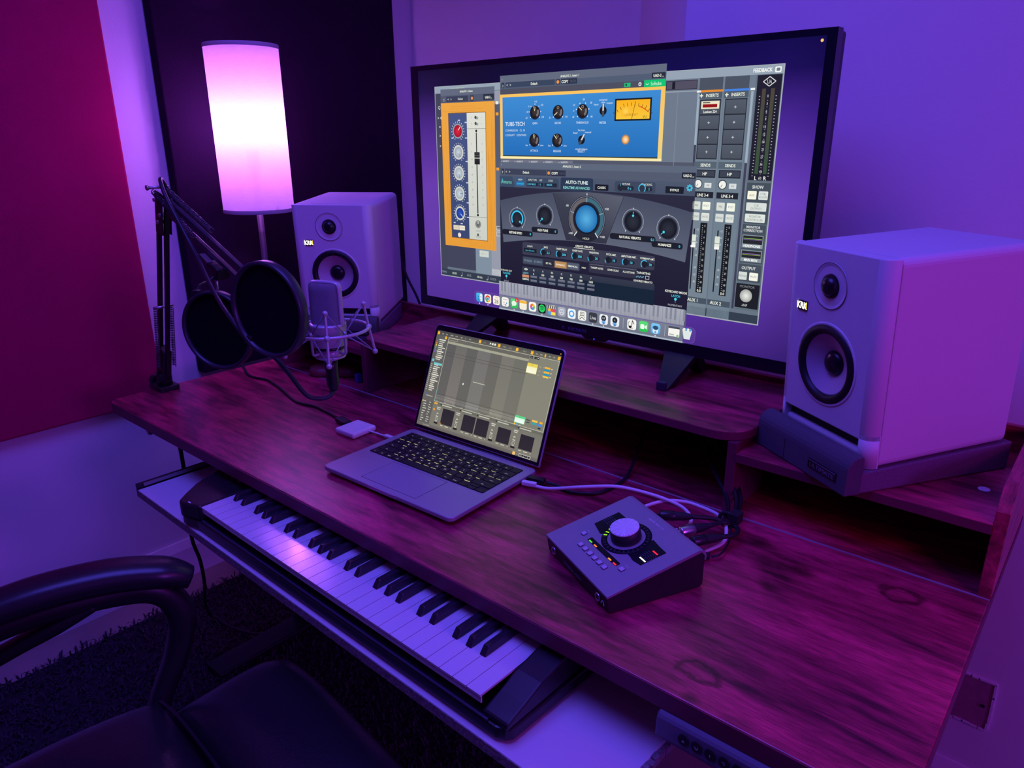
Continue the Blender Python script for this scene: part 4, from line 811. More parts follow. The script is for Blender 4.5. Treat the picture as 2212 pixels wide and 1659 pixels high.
# keys
U = (WX1 - WX0) / 14.5; RH = (WY1 - WY0) / 6.0
rows = [[('esc', 1.5)] + [('F%d' % i, 1) for i in range(1, 13)] + [('', 1)],
        [(c, 1) for c in '`1234567890-='] + [('delete', 1.5)],
        [('tab', 1.5)] + [(c, 1) for c in 'QWERTYUIOP[]'] + [('\\', 1)],
        [('caps', 1.75)] + [(c, 1) for c in "ASDFGHJKL;'"] + [('return', 1.75)],
        [('shift', 2.25)] + [(c, 1) for c in 'ZXCVBNM,./'] + [('shift', 2.25)],
        [('fn', 1), ('ctrl', 1), ('option', 1), ('cmd', 1.25), ('', 5.0), ('cmd', 1.25), ('option', 1)]]
KT = 0.0012; kmesh = {}; legends = []; lit = MB(); rk = random.Random(11)
def keymesh(w, h):
    key = (round(w, 4), round(h, 4))
    if key not in kmesh:
        g = 0.0009; mb = MB().prism(rrect(g, w - g, g, h - g, 0.0013, 2), LT + 0.0001, LT + KT)
        kmesh[key] = mb.mesh('key'); kmesh[key].materials.append(KEYCAP)
    return kmesh[key]
for r, row in enumerate(rows):
    x = WX0; y = WY1 - RH * (r + 1)
    for c, w in row:
        link('key', keymesh(U * w, RH), None, lp, loc=(x, y, 0))
        legends.append((c, x + U * w / 2, y + RH / 2, w))
        if r in (1, 2, 3, 4) and 0 < len(c) <= 1 and rk.random() < .75:      # backlight leaking past the front edge of a key
            x0 = x + rk.uniform(.1, .3) * U; lit.bx(x0, x0 + rk.uniform(.4, .65) * U, y + 0.0001, y + 0.0007, LT + .0002, LT + .0006)
        x += U * w
for (dx, dy, w, h) in ((0, 0, 1, .5), (1, 0, 1, .5), (1, .5, 1, .5), (2, 0, 1, .5)):
    link('key', keymesh(U, RH * h), None, lp, loc=(WX0 + U * (11.5 + dx), WY0 + RH * dy, 0)); legends.append(('.', WX0 + U * (12 + dx), WY0 + RH * (dy + .25), 1))
gl = glyph_meshes([(c if c else ' ', 0.0) for c, *_ in legends], 1)
lg = MB()
for (c, x, y, w), (vs, fs) in zip(legends, gl):
    if not vs: continue
    s = 0.0038 if len(c) == 1 else 0.0022
    xm = (min(a for a, _ in vs) + max(a for a, _ in vs)) / 2; ym = (min(b for _, b in vs) + max(b for _, b in vs)) / 2
    lg.add([((a - xm) * s + x, (b - ym) * s + y - (0 if len(c) == 1 else .003), LT + KT + 0.0001) for a, b in vs], fs)
part('key_legends', lg, glow('legend_glow', (214, 208, 226), 0.9), lp, label='pale backlit key legends')['kind'] = 'stuff'
part('key_backlight', lit, glow('backlight_glow', (246, 240, 170), 0.95), lp, label='yellowish backlight between the keys')['kind'] = 'stuff'
# ports at the sides
for y in (0.150, 0.172): part('port', MB().prism(rrect(y - .0045, y + .0045, 0.0065, 0.0100, .0016, 3), -0.0003, 0.0004, 'X'), RUBBER, lp)
# lid
TH, LO, LZ, LH = 0.3808, 0.2225, 0.0135, 0.2150
lid = link('lid', MB().prism(rrect(0, LW, 0.004, LH, 0.010, 8, (0, 0, 1, 1)), 0.0, 0.0046, 'Y').mesh('lid'), GREY_ALU, lp, loc=(0, LO, LZ), rot=(-TH, 0, 0), bevel=0.0012)
part('hinge', MB().cyl((0.03, LO, LT - 0.0028), 0.0042, LW - 0.06, 16, axis_m((1, 0, 0))), BLACK_PLASTIC, lp)
glass = link('bezel_glass', MB().prism(rrect(0.0015, LW - 0.0015, 0.006, LH - 0.0015, 0.009, 8, (0, 0, 1, 1)), -0.0006, 0.0, 'Y').mesh('bezel_glass'), BLACK_GLOSS, lid)
LX0, LX1, LY0, LY1 = 0.0068, 0.3062, 0.0118, 0.2030
L = UI(1512, 982, LX1 - LX0, LY1 - LY0, 0.00003)
G1, G2, BONE = (86, 84, 80), (116, 116, 108), (206, 206, 184)
L.k = 1; L.rect(0, 0, 1512, 982, (88, 86, 84), (120, 118, 108)); L.k = 2
L.poly([(0, 48), (1512, 48), (1512, 0), (0, 0)], None, [(86, 84, 84), (110, 108, 96), (92, 90, 84), (70, 68, 72)])
L.rect(0, 48, 160, 982, (94, 94, 94), (108, 104, 100)); L.rect(165, 50, 1508, 708, G2)
L.k = 3
cols = [165, 289, 433, 570, 730, 870, 1020, 1175]; shade = [((94, 92, 92), (102, 100, 98)), ((110, 108, 104), (126, 120, 116)), ((98, 98, 96), (104, 102, 98)), ((116, 114, 112), (124, 122, 118)), ((104, 102, 98), (112, 110, 102)), ((122, 118, 112), (130, 128, 116)), ((112, 112, 104), (120, 118, 108))]
for i in range(7):
    L.rect(cols[i], 112, cols[i + 1], 708, *shade[i])
    L.poly([(cols[i], 684), (cols[i + 1], 684), (cols[i + 1], 640), (cols[i], 640)], tuple(min(255, c + 22) for c in shade[i][1]))
L.rect(1175, 56, 1503, 620, (132, 132, 118), (136, 134, 120)); L.rect(165, 50, 1175, 90, (106, 104, 98)); L.rect(1175, 620, 1503, 706, (128, 128, 116))
L.k = 4; L.frame(165, 50, 1506, 709, 4, BONE); L.rect(168, 90, 1175, 113, (166, 166, 146)); L.frame(172, 54, 290, 78, 3, (180, 180, 160))
for y in (198, 228, 624, 654): L.rect(170, y, 1180, y + 3, (78, 76, 72))
for i in range(9): L.text(200 + 110 * i, 698, 'Track', 8, (206, 204, 190)); L.rect(250 + 110 * i, 86, 252 + 110 * i, 92, BONE)
L.text(672, 424, 'Drop Files and Devices Here', 10, (232, 230, 206), wide=.95, bold=.02); L.disc(480, 470, 8, (236, 234, 220), 10, 12)
L.rrect(1172, 124, 1288, 216, 3, (236, 212, 90)); L.rrect(1170, 620, 1286, 688, 3, (96, 214, 140)); L.k = 5
L.rect(1174, 156, 1286, 212, (246, 244, 190), (250, 250, 232)); L.rect(1174, 150, 1286, 153, (240, 226, 130)); L.rect(1172, 640, 1284, 684, (214, 248, 226), (244, 252, 246)); L.text(1226, 138, 'Audio', 9, (170, 140, 30)); L.text(1222, 630, 'Main', 8, (40, 110, 66))
for y, c in ((135, (246, 182, 60)), (156, (30, 150, 190)), (177, (246, 182, 60)), (197, (30, 150, 190)), (218, (246, 200, 70))): L.rect(1366, y - 8, 1428, y + 8, c)
for y in (138, 178, 214): L.text(1318, y, 'Main', 9, BONE); L.rect(1440, y - 6, 1450, y + 4, (240, 238, 226)); L.rect(1354, y - 4, 1360, y + 2, BONE)
L.rect(1186, 56, 1214, 78, (34, 34, 38)); L.rect(1232, 56, 1256, 78, (34, 34, 38)); L.rect(1262, 56, 1286, 78, (34, 34, 38)); L.k = 6; L.text(1200, 67, 'Set', 9, TW); L.text(1244, 67, '/', 9, TW); L.disc(1274, 67, 5, TW, 8); L.k = 5
for x0, x1, y, c in ((1362, 1424, 631, (246, 196, 80)), (1362, 1416, 655, (50, 170, 170)), (1446, 1480, 631, (246, 176, 50)), (1424, 1474, 655, (70, 140, 226))): L.rect(x0, y - 9, x1, y + 9, c)
L.disc(1182, 700, 10, (250, 196, 50), 12); L.disc(1206, 702, 8, (110, 176, 220), 10); L.text(1244, 701, 'Mix', 9, BONE); L.rect(1300, 632, 1340, 640, (60, 60, 60)); L.rect(1300, 654, 1340, 662, (60, 60, 60)); L.rect(1440, 676, 1470, 690, (50, 52, 60))
# tool bar
L.k = 5
for x in (22, 568, 805, 1020, 1194, 1493): L.rrect(x - 14, 12, x + 14, 42, 4, (250, 184, 50))
L.rrect(118, 48, 142, 76, 4, (250, 184, 50)); L.rect(1336, 14, 1350, 44, (250, 184, 50))
L.poly([(690, 36), (712, 26), (690, 14)], TW); L.rect(718, 16, 736, 36, TW); L.disc(756, 26, 11, TW, 14)
for x, t in ((80, 'Link'), (130, 'Tap'), (200, '120.00'), (262, '4 / 4'), (330, '1 Bar'), (380, 'C'), (440, 'Scale'), (620, '1. 1. 1'), (870, '4. 0. 0'), (940, '3. 1. 1'), (1110, '8. 0. 0'), (1250, 'Key'), (1300, 'MIDI'), (1390, '48k'), (1440, '12%')): L.text(x, 27, t, 12, (226, 222, 204) if x < 400 else (190, 188, 172), wide=.9, bold=.01)
# browser list
for i, c in enumerate(((226, 70, 60), (240, 150, 50), (240, 206, 60), (80, 200, 130), (70, 140, 226), (150, 100, 220))): L.rect(16, 102 + 22 * i, 30, 116 + 22 * i, c)
for i in range(27):
    y = 92 + 20 * i
    if i in (11, 12): continue
    L.rect(54, y - 5, 54 + rk.uniform(48, 96), y + 5, (208, 206, 192)) if i % 3 else L.rect(48, y - 6, 48 + rk.uniform(60, 104), y + 6, (224, 222, 206))
    if i > 12: L.rect(12, y - 5, 30, y + 4, (186, 186, 180))
L.rect(14, 296, 42, 322, (110, 196, 206)); L.rect(48, 328, 158, 350, (112, 200, 204)); L.rect(40, 668, 130, 676, (180, 180, 170)); L.rect(30, 652, 40, 664, (60, 110, 226)); L.rect(166, 560, 170, 706, (110, 196, 206))
# device chain
L.rect(0, 722, 160, 950, (98, 96, 94)); L.k = 6; L.disc(18, 734, 9, (250, 180, 60), 12)
for y in (734, 760, 784, 806, 834, 858, 884, 908, 930):
    L.rect(30, y - 4, 30 + rk.uniform(24, 50), y + 4, (206, 204, 190)); L.rect(104, y - 4, 104 + rk.uniform(14, 40), y + 4, (196, 194, 182))
L.k = 5; L.rect(165, 716, 1510, 950, (120, 120, 110), (128, 124, 114)); L.rect(165, 716, 1510, 738, (100, 100, 92))
L.k = 6; L.rrect(174, 718, 192, 736, 3, (250, 180, 60)); L.rrect(198, 718, 216, 736, 3, (250, 180, 60)); L.disc(188, 790, 12, (246, 160, 50), 14)
for x0, x1, y0 in ((304, 459, 755), (576, 731, 753), (744, 899, 752), (1014, 1165, 772), (1280, 1433, 776)):
    L.rect(x0, y0, x1, 912, (44, 40, 50), (48, 44, 52)); L.rect(x0 + 8, 922, x0 + 40, 930, BONE); L.rect(x0 + 66, 922, x0 + 110, 930, BONE); L.rect(x0 + 140, 922, x0 + 148, 930, BONE)
for x in (245, 505, 950, 1216):
    for y, w in ((760, 50), (776, 40), (820, 22), (850, 30), (898, 24)): L.rect(x - w / 2, y - 4, x + w / 2, y + 4, (216, 214, 200))
    L.arc(x, 878, 12, 15, -140, 140, (220, 218, 206), 12); L.rect(x - 24, 908, x + 26, 926, (40, 40, 42)); L.rect(x - 10, 812, x - 8, 850, (200, 198, 186))
for x in (280, 540, 760, 990, 1250): L.rect(x, 722, x + 130, 732, (196, 194, 182)); L.disc(x - 16, 728, 7, (30, 30, 34), 8)
L.disc(311, 908, 9, (246, 160, 60), 12)
L.k = 5; L.rect(0, 950, 1512, 982, (116, 112, 106), (104, 98, 96)); L.k = 6; L.text(132, 966, 'Insert Audio Effects', 9, (226, 224, 210), wide=.9); L.rrect(1232, 950, 1262, 980, 4, (250, 196, 110)); L.text(1282, 965, 'Main', 9, BONE); L.frame(1304, 952, 1436, 978, 3, (236, 234, 222))
for x in (1338, 1366, 1384, 1412): L.rect(x, 958, x + 14, 972, (30, 30, 34))
L.k = 7; L.disc(1500, -16, 5, (250, 176, 50), 8)
flush_text()
L.build('display_image', screen_mat('laptop_display'), lid, loc=(LX0, -0.00065, LY0))
# ================================================================== audio interface
AX, AY, AA = 0.6045, 0.1385, -0.440
ai = thing('audio_interface', 'grey wedge-shaped desktop audio interface with a big silver knob', 'audio interface', (AX, AY, 0.0), AA)
AW, AD, HF, HB = 0.166, 0.1495, 0.027, 0.0575
side = [(0.004, 0.002), (0.012, 0.0), (AD - 0.006, 0.0), (AD - 0.001, 0.004), (AD - 0.001, HB - 0.007), (AD - 0.004, HB - 0.004), (0.001, HF - 0.003), (0.001, 0.020)]
DARK_CASE = mat('dark_case', (0.012, 0.011, 0.015), 0.45)
part('case', MB().prism(side, 0.0015, AW - 0.0015, 'X'), DARK_CASE, ai, bevel=0.001)
SL = math.atan2(HB - HF, AD - 0.012)
top = [(0.0, HF - 0.0028), (0.0, HF), (AD - 0.012, HB), (AD - 0.006, HB - 0.0008), (AD - 0.0018, HB - 0.0042), (AD, HB - 0.010), (AD, HB - 0.016), (AD - 0.0025, HB - 0.016), (AD - 0.0025, HB - 0.0095), (AD - 0.008, HB - 0.0034)]
IF_GREY = mat('interface_grey', (0.30, 0.295, 0.33), 0.48, metal=0.2, bump=0.03, bscale=1400)
part('top_plate', MB().prism(top, 0.0, AW, 'X'), IF_GREY, ai)
def onA(mb):      # local sloped coordinates (x, distance up the slope, height above it) -> interface coordinates
    c, s = math.cos(SL), math.sin(SL)
    mb.v = [(x, y * c - z * s, HF + y * s + z * c) for x, y, z in mb.v]; return mb
SD = (AD - 0.012) / math.cos(SL)
def a_(x, y): return (x * AW, y * SD * 1.07)
KX, KY = a_(0.492, 0.552)
def pane(pts, z=0.0003): return onA(MB().prism([a_(*q) for q in pts], -0.0004, z))
DISP = mat('smoked_display', (0.006, 0.005, 0.012), 0.5, spec=0.15)
# display glass: two wings joined by a ring around the knob
part('display_window', pane([(0.146, 0.44), (0.30, 0.40), (0.34, 0.44), (0.40, 0.72), (0.30, 0.715), (0.146, 0.715)]), DISP, ai)
part('display_window', pane([(0.60, 0.44), (0.72, 0.43), (0.76, 0.42), (0.855, 0.435), (0.86, 0.70), (0.77, 0.705), (0.66, 0.72)]), DISP, ai)
rg = MB().lathe([(0.0262, -0.0002), (0.0262, 0.0004), (0.0350, 0.0004), (0.0350, -0.0002)], 48, None, (KX, KY, 0)); part('meter_ring', onA(rg), DISP, ai)
part('knob_recess', onA(MB().cyl((KX, KY, 0.0002), 0.0262, 0.0004, 40)), IF_GREY, ai)
for k in range(22):
    a = math.radians(-25 + 250 * k / 21); x, y = KX + 0.0305 * math.sin(a), KY + 0.0305 * math.cos(a)
    part('meter_segment', onA(MB().box((x, y, 0.0006), (0.0011, 0.0042, 0.0003), -a)), mat('unlit_segment', (0.05, 0.05, 0.09), 0.5), ai)
for k in range(3):
    a = math.radians(232 + 12 * k); x, y = KX + 0.0305 * math.sin(a), KY + 0.0305 * math.cos(a)
    part('lit_segment', onA(MB().box((x, y, 0.0008), (0.0016, 0.0052, 0.0003), -a)), glow('green_led', (150, 240, 20), 1.2), ai)
knb = part('knob', onA(MB().lathe([(0.0205, 0.001), (0.0212, 0.002), (0.0208, 0.0150), (0.0196, 0.0162)], 48, None, (KX, KY, 0))), mat('knob_side', (0.018, 0.017, 0.022), 0.5), ai)
def spun(name):
    m, n, l, p = nodes_of(name)
    p.inputs['Base Color'].default_value = (0.62, 0.62, 0.68, 1); p.inputs['Metallic'].default_value = 0.0; p.inputs['Roughness'].default_value = 0.38
    tc = n.new('ShaderNodeTexCoord'); sp = n.new('ShaderNodeSeparateXYZ'); l.new(tc.outputs['Generated'], sp.inputs[0])
    a1 = n.new('ShaderNodeMath'); a1.operation = 'SUBTRACT'; a1.inputs[1].default_value = .5; a2 = n.new('ShaderNodeMath'); a2.operation = 'SUBTRACT'; a2.inputs[1].default_value = .5
    l.new(sp.outputs[0], a1.inputs[0]); l.new(sp.outputs[1], a2.inputs[0])
    at = n.new('ShaderNodeMath'); at.operation = 'ARCTAN2'; l.new(a1.outputs[0], at.inputs[0]); l.new(a2.outputs[0], at.inputs[1])
    ns = n.new('ShaderNodeTexNoise'); ns.noise_dimensions = '1D'; ns.inputs['Scale'].default_value = 9; ns.inputs['Detail'].default_value = 4; l.new(at.outputs[0], ns.inputs['W'])
    mr = n.new('ShaderNodeMapRange'); mr.inputs['To Min'].default_value = .22; mr.inputs['To Max'].default_value = .55; l.new(ns.outputs['Fac'], mr.inputs['Value']); l.new(mr.outputs[0], p.inputs['Roughness'])
    cr = n.new('ShaderNodeValToRGB'); cr.color_ramp.elements[0].position = .38; cr.color_ramp.elements[1].position = .62; cr.color_ramp.elements[0].color = (.6, .6, .64, 1); cr.color_ramp.elements[1].color = (.95, .95, 1, 1); l.new(ns.outputs['Fac'], cr.inputs['Fac']); l.new(cr.outputs[0], p.inputs['Base Color'])
    MATS[name] = m; return m
part('knob_cap', onA(MB().lathe([(0.0196, 0.0162), (0.0203, 0.0172), (0.0199, 0.0186), (0.0185, 0.0189), (0.00001, 0.0186)], 48, None, (KX, KY, 0))), spun('spun_aluminium'), knb, label='brushed silver knob top')
BTN = mat('lilac_button', (0.55, 0.54, 0.62), 0.35)
for x, y in ((0.208, 0.287), (0.321, 0.180), (0.396, 0.180), (0.472, 0.180), (0.547, 0.180), (0.620, 0.180), (0.693, 0.180), (0.800, 0.283)):
    px, py = a_(x, y); b = part('button', onA(MB().prism(rrect(px - .0034, px + .0034, py - .0034, py + .0034, .0012, 3), 0.0, 0.0016)), BTN, ai, bevel=.0004)
    part('button_gap', onA(MB().prism(rrect(px - .0041, px + .0041, py - .0041, py + .0041, .0014, 3), -.0002, 0.0003)), RUBBER, b)
part('indicator_strip', pane(rrect(0.297, 0.74, 0.262, 0.315, .01, 3)), DISP, ai)
for x, c in ((0.339, (80, 220, 40)), (0.416, (250, 130, 30)), (0.637, (250, 150, 30)), (0.711, (255, 40, 60))):
    px, py = a_(x, 0.272); part('indicator', onA(MB().bx(px - .0034, px + .0034, py - .0009, py + .0012, .0003, .0006)), glow('led_%d_%d' % (c[0], c[1]), c, 1.1), ai)
for x, y, w, c, s in ((0.808, 0.492, .0062, (255, 250, 235), 1.4), (0.805, 0.627, .0052, (255, 30, 60), 1.3)):
    px, py = a_(x, y); part('indicator', onA(MB().bx(px - w, px + w, py - .0010, py + .0010, .0003, .0006)), glow('led_%d_%d' % (c[1], c[2]), c, s), ai)
pr = MB()
for cx_, cy_ in ((0.215, 0.585), (0.808, 0.560)):
    for i in range(5):
        for j in range(3):
            px, py = a_(cx_ - .045 + .045 * j, cy_ - .05 + .022 * i); pr.bx(px - .0024, px + .0024, py - .0003, py + .0003, .0003, .00045)
part('meter_print', onA(pr), mat('display_print', (0.10, 0.10, 0.20), 0.5), ai)['kind'] = 'stuff'
def lettering(txt, s, fn, m, parent, wide=1.0, bold=0.0, label=None, center=True):
    vs, fs = glyph_meshes([(txt, bold)])[0]
    xm = (min(a for a, _ in vs) + max(a for a, _ in vs)) / 2 if center else 0
    return part('lettering', fn(MB().add([((a - xm) * s * wide, b * s, 0) for a, b in vs], fs)), m, parent, label=label)
PRINT = mat('pale_print', (0.80, 0.76, 0.86), 0.5)
def tx(ox, oy, z=0.0003):
    def f(mb):
        px, py = a_(ox, oy); mb.v = [(a + px, b + py, z) for a, b, _ in mb.v]; return onA(mb)
    return f
lettering('apollo twin | x', 0.0042, tx(0.498, 0.865), PRINT, ai)
lettering('PREAMP', 0.0014, tx(0.205, 0.335), PRINT, ai); lettering('MONITOR', 0.0014, tx(0.80, 0.335), PRINT, ai)
part('talkback_hole', onA(MB().cyl((*a_(0.505, 0.372), 0.0), .0008, .0004, 8)), RUBBER, ai)
def frontf(ox, oz):
    def f(mb): mb.v = [(a + ox, 0.0008, b + oz) for a, b, _ in mb.v]; return mb
    return f
lettering('UNIVERSAL AUDIO', 0.0042, frontf(AW * .46, 0.010), mat('grey_print', (0.3, 0.3, 0.36), 0.5), ai)
for x in (0.022, AW - 0.024):
    j = part('jack', MB().lathe([(0.0035, 0), (0.0042, 0.0014), (0.0052, 0.0014), (0.0056, 0)], 24, axis_m((0, -1, 0)), (x, 0.0012, 0.0125)), STEEL, ai, label='chrome-rimmed headphone or instrument jack')
    part('jack_hole', MB().cyl((x, 0.0013, 0.0125), 0.0036, 0.0006, 20, axis_m((0, -1, 0))), RUBBER, j)
lettering('Hi-Z', 0.0026, frontf(0.012, 0.018), MATS['grey_print'], ai)
hp = MB().tube([(AW - 0.0115 + .0028 * math.cos(a), 0.0009, 0.0115 + .0028 * math.sin(a)) for a in [PI * i / 8 for i in range(9)]], .0004, 6, False)
hp.box((AW - .0145, .0009, .0105), (.0012, .0006, .003)).box((AW - .0085, .0009, .0105), (.0012, .0006, .003)); part('headphone_symbol', hp, PRINT, ai)

# ================================================================== usb adapter and cables on the desk
ad = thing('usb_adapter', 'small white usb video adapter left of the laptop', 'adapter', (0.034, 0.2445, 0.0), 0.035)
part('body', MB().prism(rrect(-0.0285, 0.0285, -0.0305, 0.0305, 0.004, 5), 0.0005, 0.0125), WHITE_PLASTIC, ad, bevel=0.004)
part('cord', MB().tube([(0.0285, 0.010, 0.0065), (0.045, 0.0125, 0.0060), (0.062, 0.0125, 0.006), (0.078, 0.012, 0.0065)], 0.0018, 10), WHITE_PLASTIC, ad)
part('plug', MB().prism(rrect(0.074, 0.098, 0.0075, 0.0165, 0.002, 3), 0.0045, 0.0105), WHITE_PLASTIC, ad, bevel=0.0015)
CABLE_B = mat('black_cable', (0.012, 0.012, 0.014), 0.5)
CABLE_W = mat('white_cable', (0.78, 0.77, 0.8), 0.45)
hd = thing('video_cable', 'thin black video cable crossing the desk to the white adapter', 'cable', (-0.3, 0.29, 0.0))
def rel(pts, o): return [(a - o[0], b - o[1], c - o[2]) for a, b, c in pts]
part('cord', MB().tube(rel([(-0.551, 0.335, 0.004), (-0.459, 0.301, 0.0035), (-0.391, 0.31, 0.0035), (-0.293, 0.289, 0.0035), (-0.207, 0.266, 0.0035), (-0.149, 0.275, 0.0035), (-0.092, 0.27, 0.0035), (-0.050, 0.262, 0.005)], (-0.3, 0.29, 0)), 0.0028, 10), CABLE_B, hd)
part('plug', MB().box((-0.022 + 0.3, 0.256 - 0.29, 0.0065), (0.040, 0.019, 0.009), -0.15), BLACK_PLASTIC, hd, bevel=0.002)

w1 = [(0.462, 0.2735, 0.009), (0.494, 0.287, 0.006), (0.547, 0.302, 0.02), (0.596, 0.321, 0.03), (0.628, 0.333, 0.03), (0.671, 0.341, 0.028), (0.707, 0.341, 0.025), (0.73, 0.328, 0.024), (0.741, 0.313, 0.02), (0.735, 0.296, 0.014), (0.715, 0.283, 0.010)]
wc = thing('usb_cable', 'white usb cable running from the laptop round behind the interface', 'cable', (0.6, 0.32, 0.0))
part('cord', MB().tube(rel(w1, (.6, .32, 0)), 0.0027, 12), CABLE_W, wc)
part('plug', MB().prism(rrect(-0.013, 0.013, -0.0045, 0.0045, 0.002, 3), -0.0035, 0.0035), WHITE_PLASTIC, wc, bevel=0.0012, loc=(0.4615 - .6, 0.2755 - .32, 0.0092), rot=(0, 0, 0.3))
w2 = [(0.660, 0.312, 0.018), (0.677, 0.348, 0.02), (0.703, 0.366, 0.02), (0.73, 0.367, 0.02), (0.758, 0.362, 0.02), (0.777, 0.348, 0.02), (0.788, 0.333, 0.018), (0.796, 0.314, 0.012), (0.794, 0.3, 0.008), (0.782, 0.277, 0.0035)]
single('usb_cable', MB().tube(w2, 0.0027, 12), CABLE_W, 'white cable curled in a loop behind the audio interface', 'cable')
ch = thing('charging_cable', 'black cable with a slim plug in the right side of the laptop', 'cable', (0.53, 0.33, 0.0))
part('cord', MB().tube(rel([(0.478, 0.301, 0.007), (0.498, 0.305, 0.006), (0.525, 0.303, 0.004), (0.549, 0.315, 0.004), (0.567, 0.336, 0.004), (0.572, 0.375, 0.004), (0.569, 0.414, 0.006), (0.552, 0.47, 0.02), (0.535, 0.53, 0.045), (0.525, 0.60, 0.05)], (.53, .33, 0)), 0.0028, 10), CABLE_B, ch)
part('plug', MB().prism(rrect(-0.017, 0.017, -0.006, 0.006, 0.002, 3), -0.0035, 0.0035), BLACK_PLASTIC, ch, bevel=0.0012, loc=(0.460 - .53, 0.2955 - .33, 0.009), rot=(0, 0, 0.26))
# audio leads plugged into the back of the interface
def audio_lead(label, p0, p1, path, metal):
    o = (p0[0], p0[1], 0.0); t = thing('audio_lead', label, 'cable', o, group='leads behind the audio interface')
    d = Vector(p1) - Vector(p0); M = axis_m(d); q = Vector(p0) - Vector(o)
    part('plug_barrel', MB().lathe([(0.0032, -0.012), (0.0032, 0.0), (0.0072, 0.0), (0.0076, 0.002), (0.0076, d.length * .45), (0.006, d.length * .5)], 22, M, q), metal, t)
    part('strain_relief', MB().lathe([(0.0068, d.length * .45), (0.0062, d.length * .75), (0.0040, d.length)], 18, M, q), RUBBER, t)
    part('cord', MB().tube(rel([p1] + path, o), 0.0033, 10), CABLE_B, t)
TIE = (0.783, 0.345, 0.026)
BARREL_B = mat('black_plug_barrel', (0.03, 0.028, 0.032), 0.3, metal=0.4)
audio_lead('black jack lead nearest the white cable loop behind the interface', (0.705, 0.283, 0.032), (0.745, 0.306, 0.034), [(0.765, 0.325, 0.031), (0.780, 0.340, 0.028), (0.760, 0.395, 0.030), (0.70, 0.46, 0.05), (0.63, 0.54, 0.085), (0.58, 0.62, 0.10)], BARREL_B)
audio_lead('black lead with a bright steel plug barrel behind the interface', (0.748, 0.266, 0.027), (0.772, 0.308, 0.028), [(0.780, 0.330, 0.027), (0.786, 0.346, 0.025), (0.772, 0.40, 0.034), (0.72, 0.465, 0.06), (0.65, 0.545, 0.095), (0.60, 0.62, 0.105)], STEEL)
audio_lead('black lead in the outermost jack, bent back on itself', (0.769, 0.262, 0.022), (0.796, 0.300, 0.022), [(0.806, 0.322, 0.020), (0.803, 0.340, 0.020), (0.790, 0.352, 0.021), (0.775, 0.41, 0.028), (0.735, 0.47, 0.045), (0.68, 0.55, 0.08)], BARREL_B)
single('cable_tie', MB().tube([(0.783 + .012 * math.cos(a), 0.346, 0.0255 + .011 * math.sin(a)) for a in [2 * PI * i / 12 for i in range(12)]], 0.003, 8, True, 3, closed=True).box((0.792, 0.352, 0.030), (0.016, 0.02, 0.016)), RUBBER, 'black hook-and-loop wrap bundling the leads by the shelf divider', 'cable tie')
sp = thing('power_lead', 'thin black lead with a small right-angle plug beside the interface', 'cable', (0.797, 0.30, 0.0))
part('cord', MB().tube(rel([(0.788, 0.350, 0.020), (0.800, 0.32, 0.012), (0.804, 0.297, 0.008), (0.805, 0.278, 0.0075), (0.799, 0.266, 0.0075)], (.797, .30, 0)), 0.0016, 8), CABLE_B, sp)
part('plug', MB().cyl((-0.001, -0.036, 0.0075), 0.0052, 0.018, 14, axis_m((-1, -0.25, 0))), RUBBER, sp)

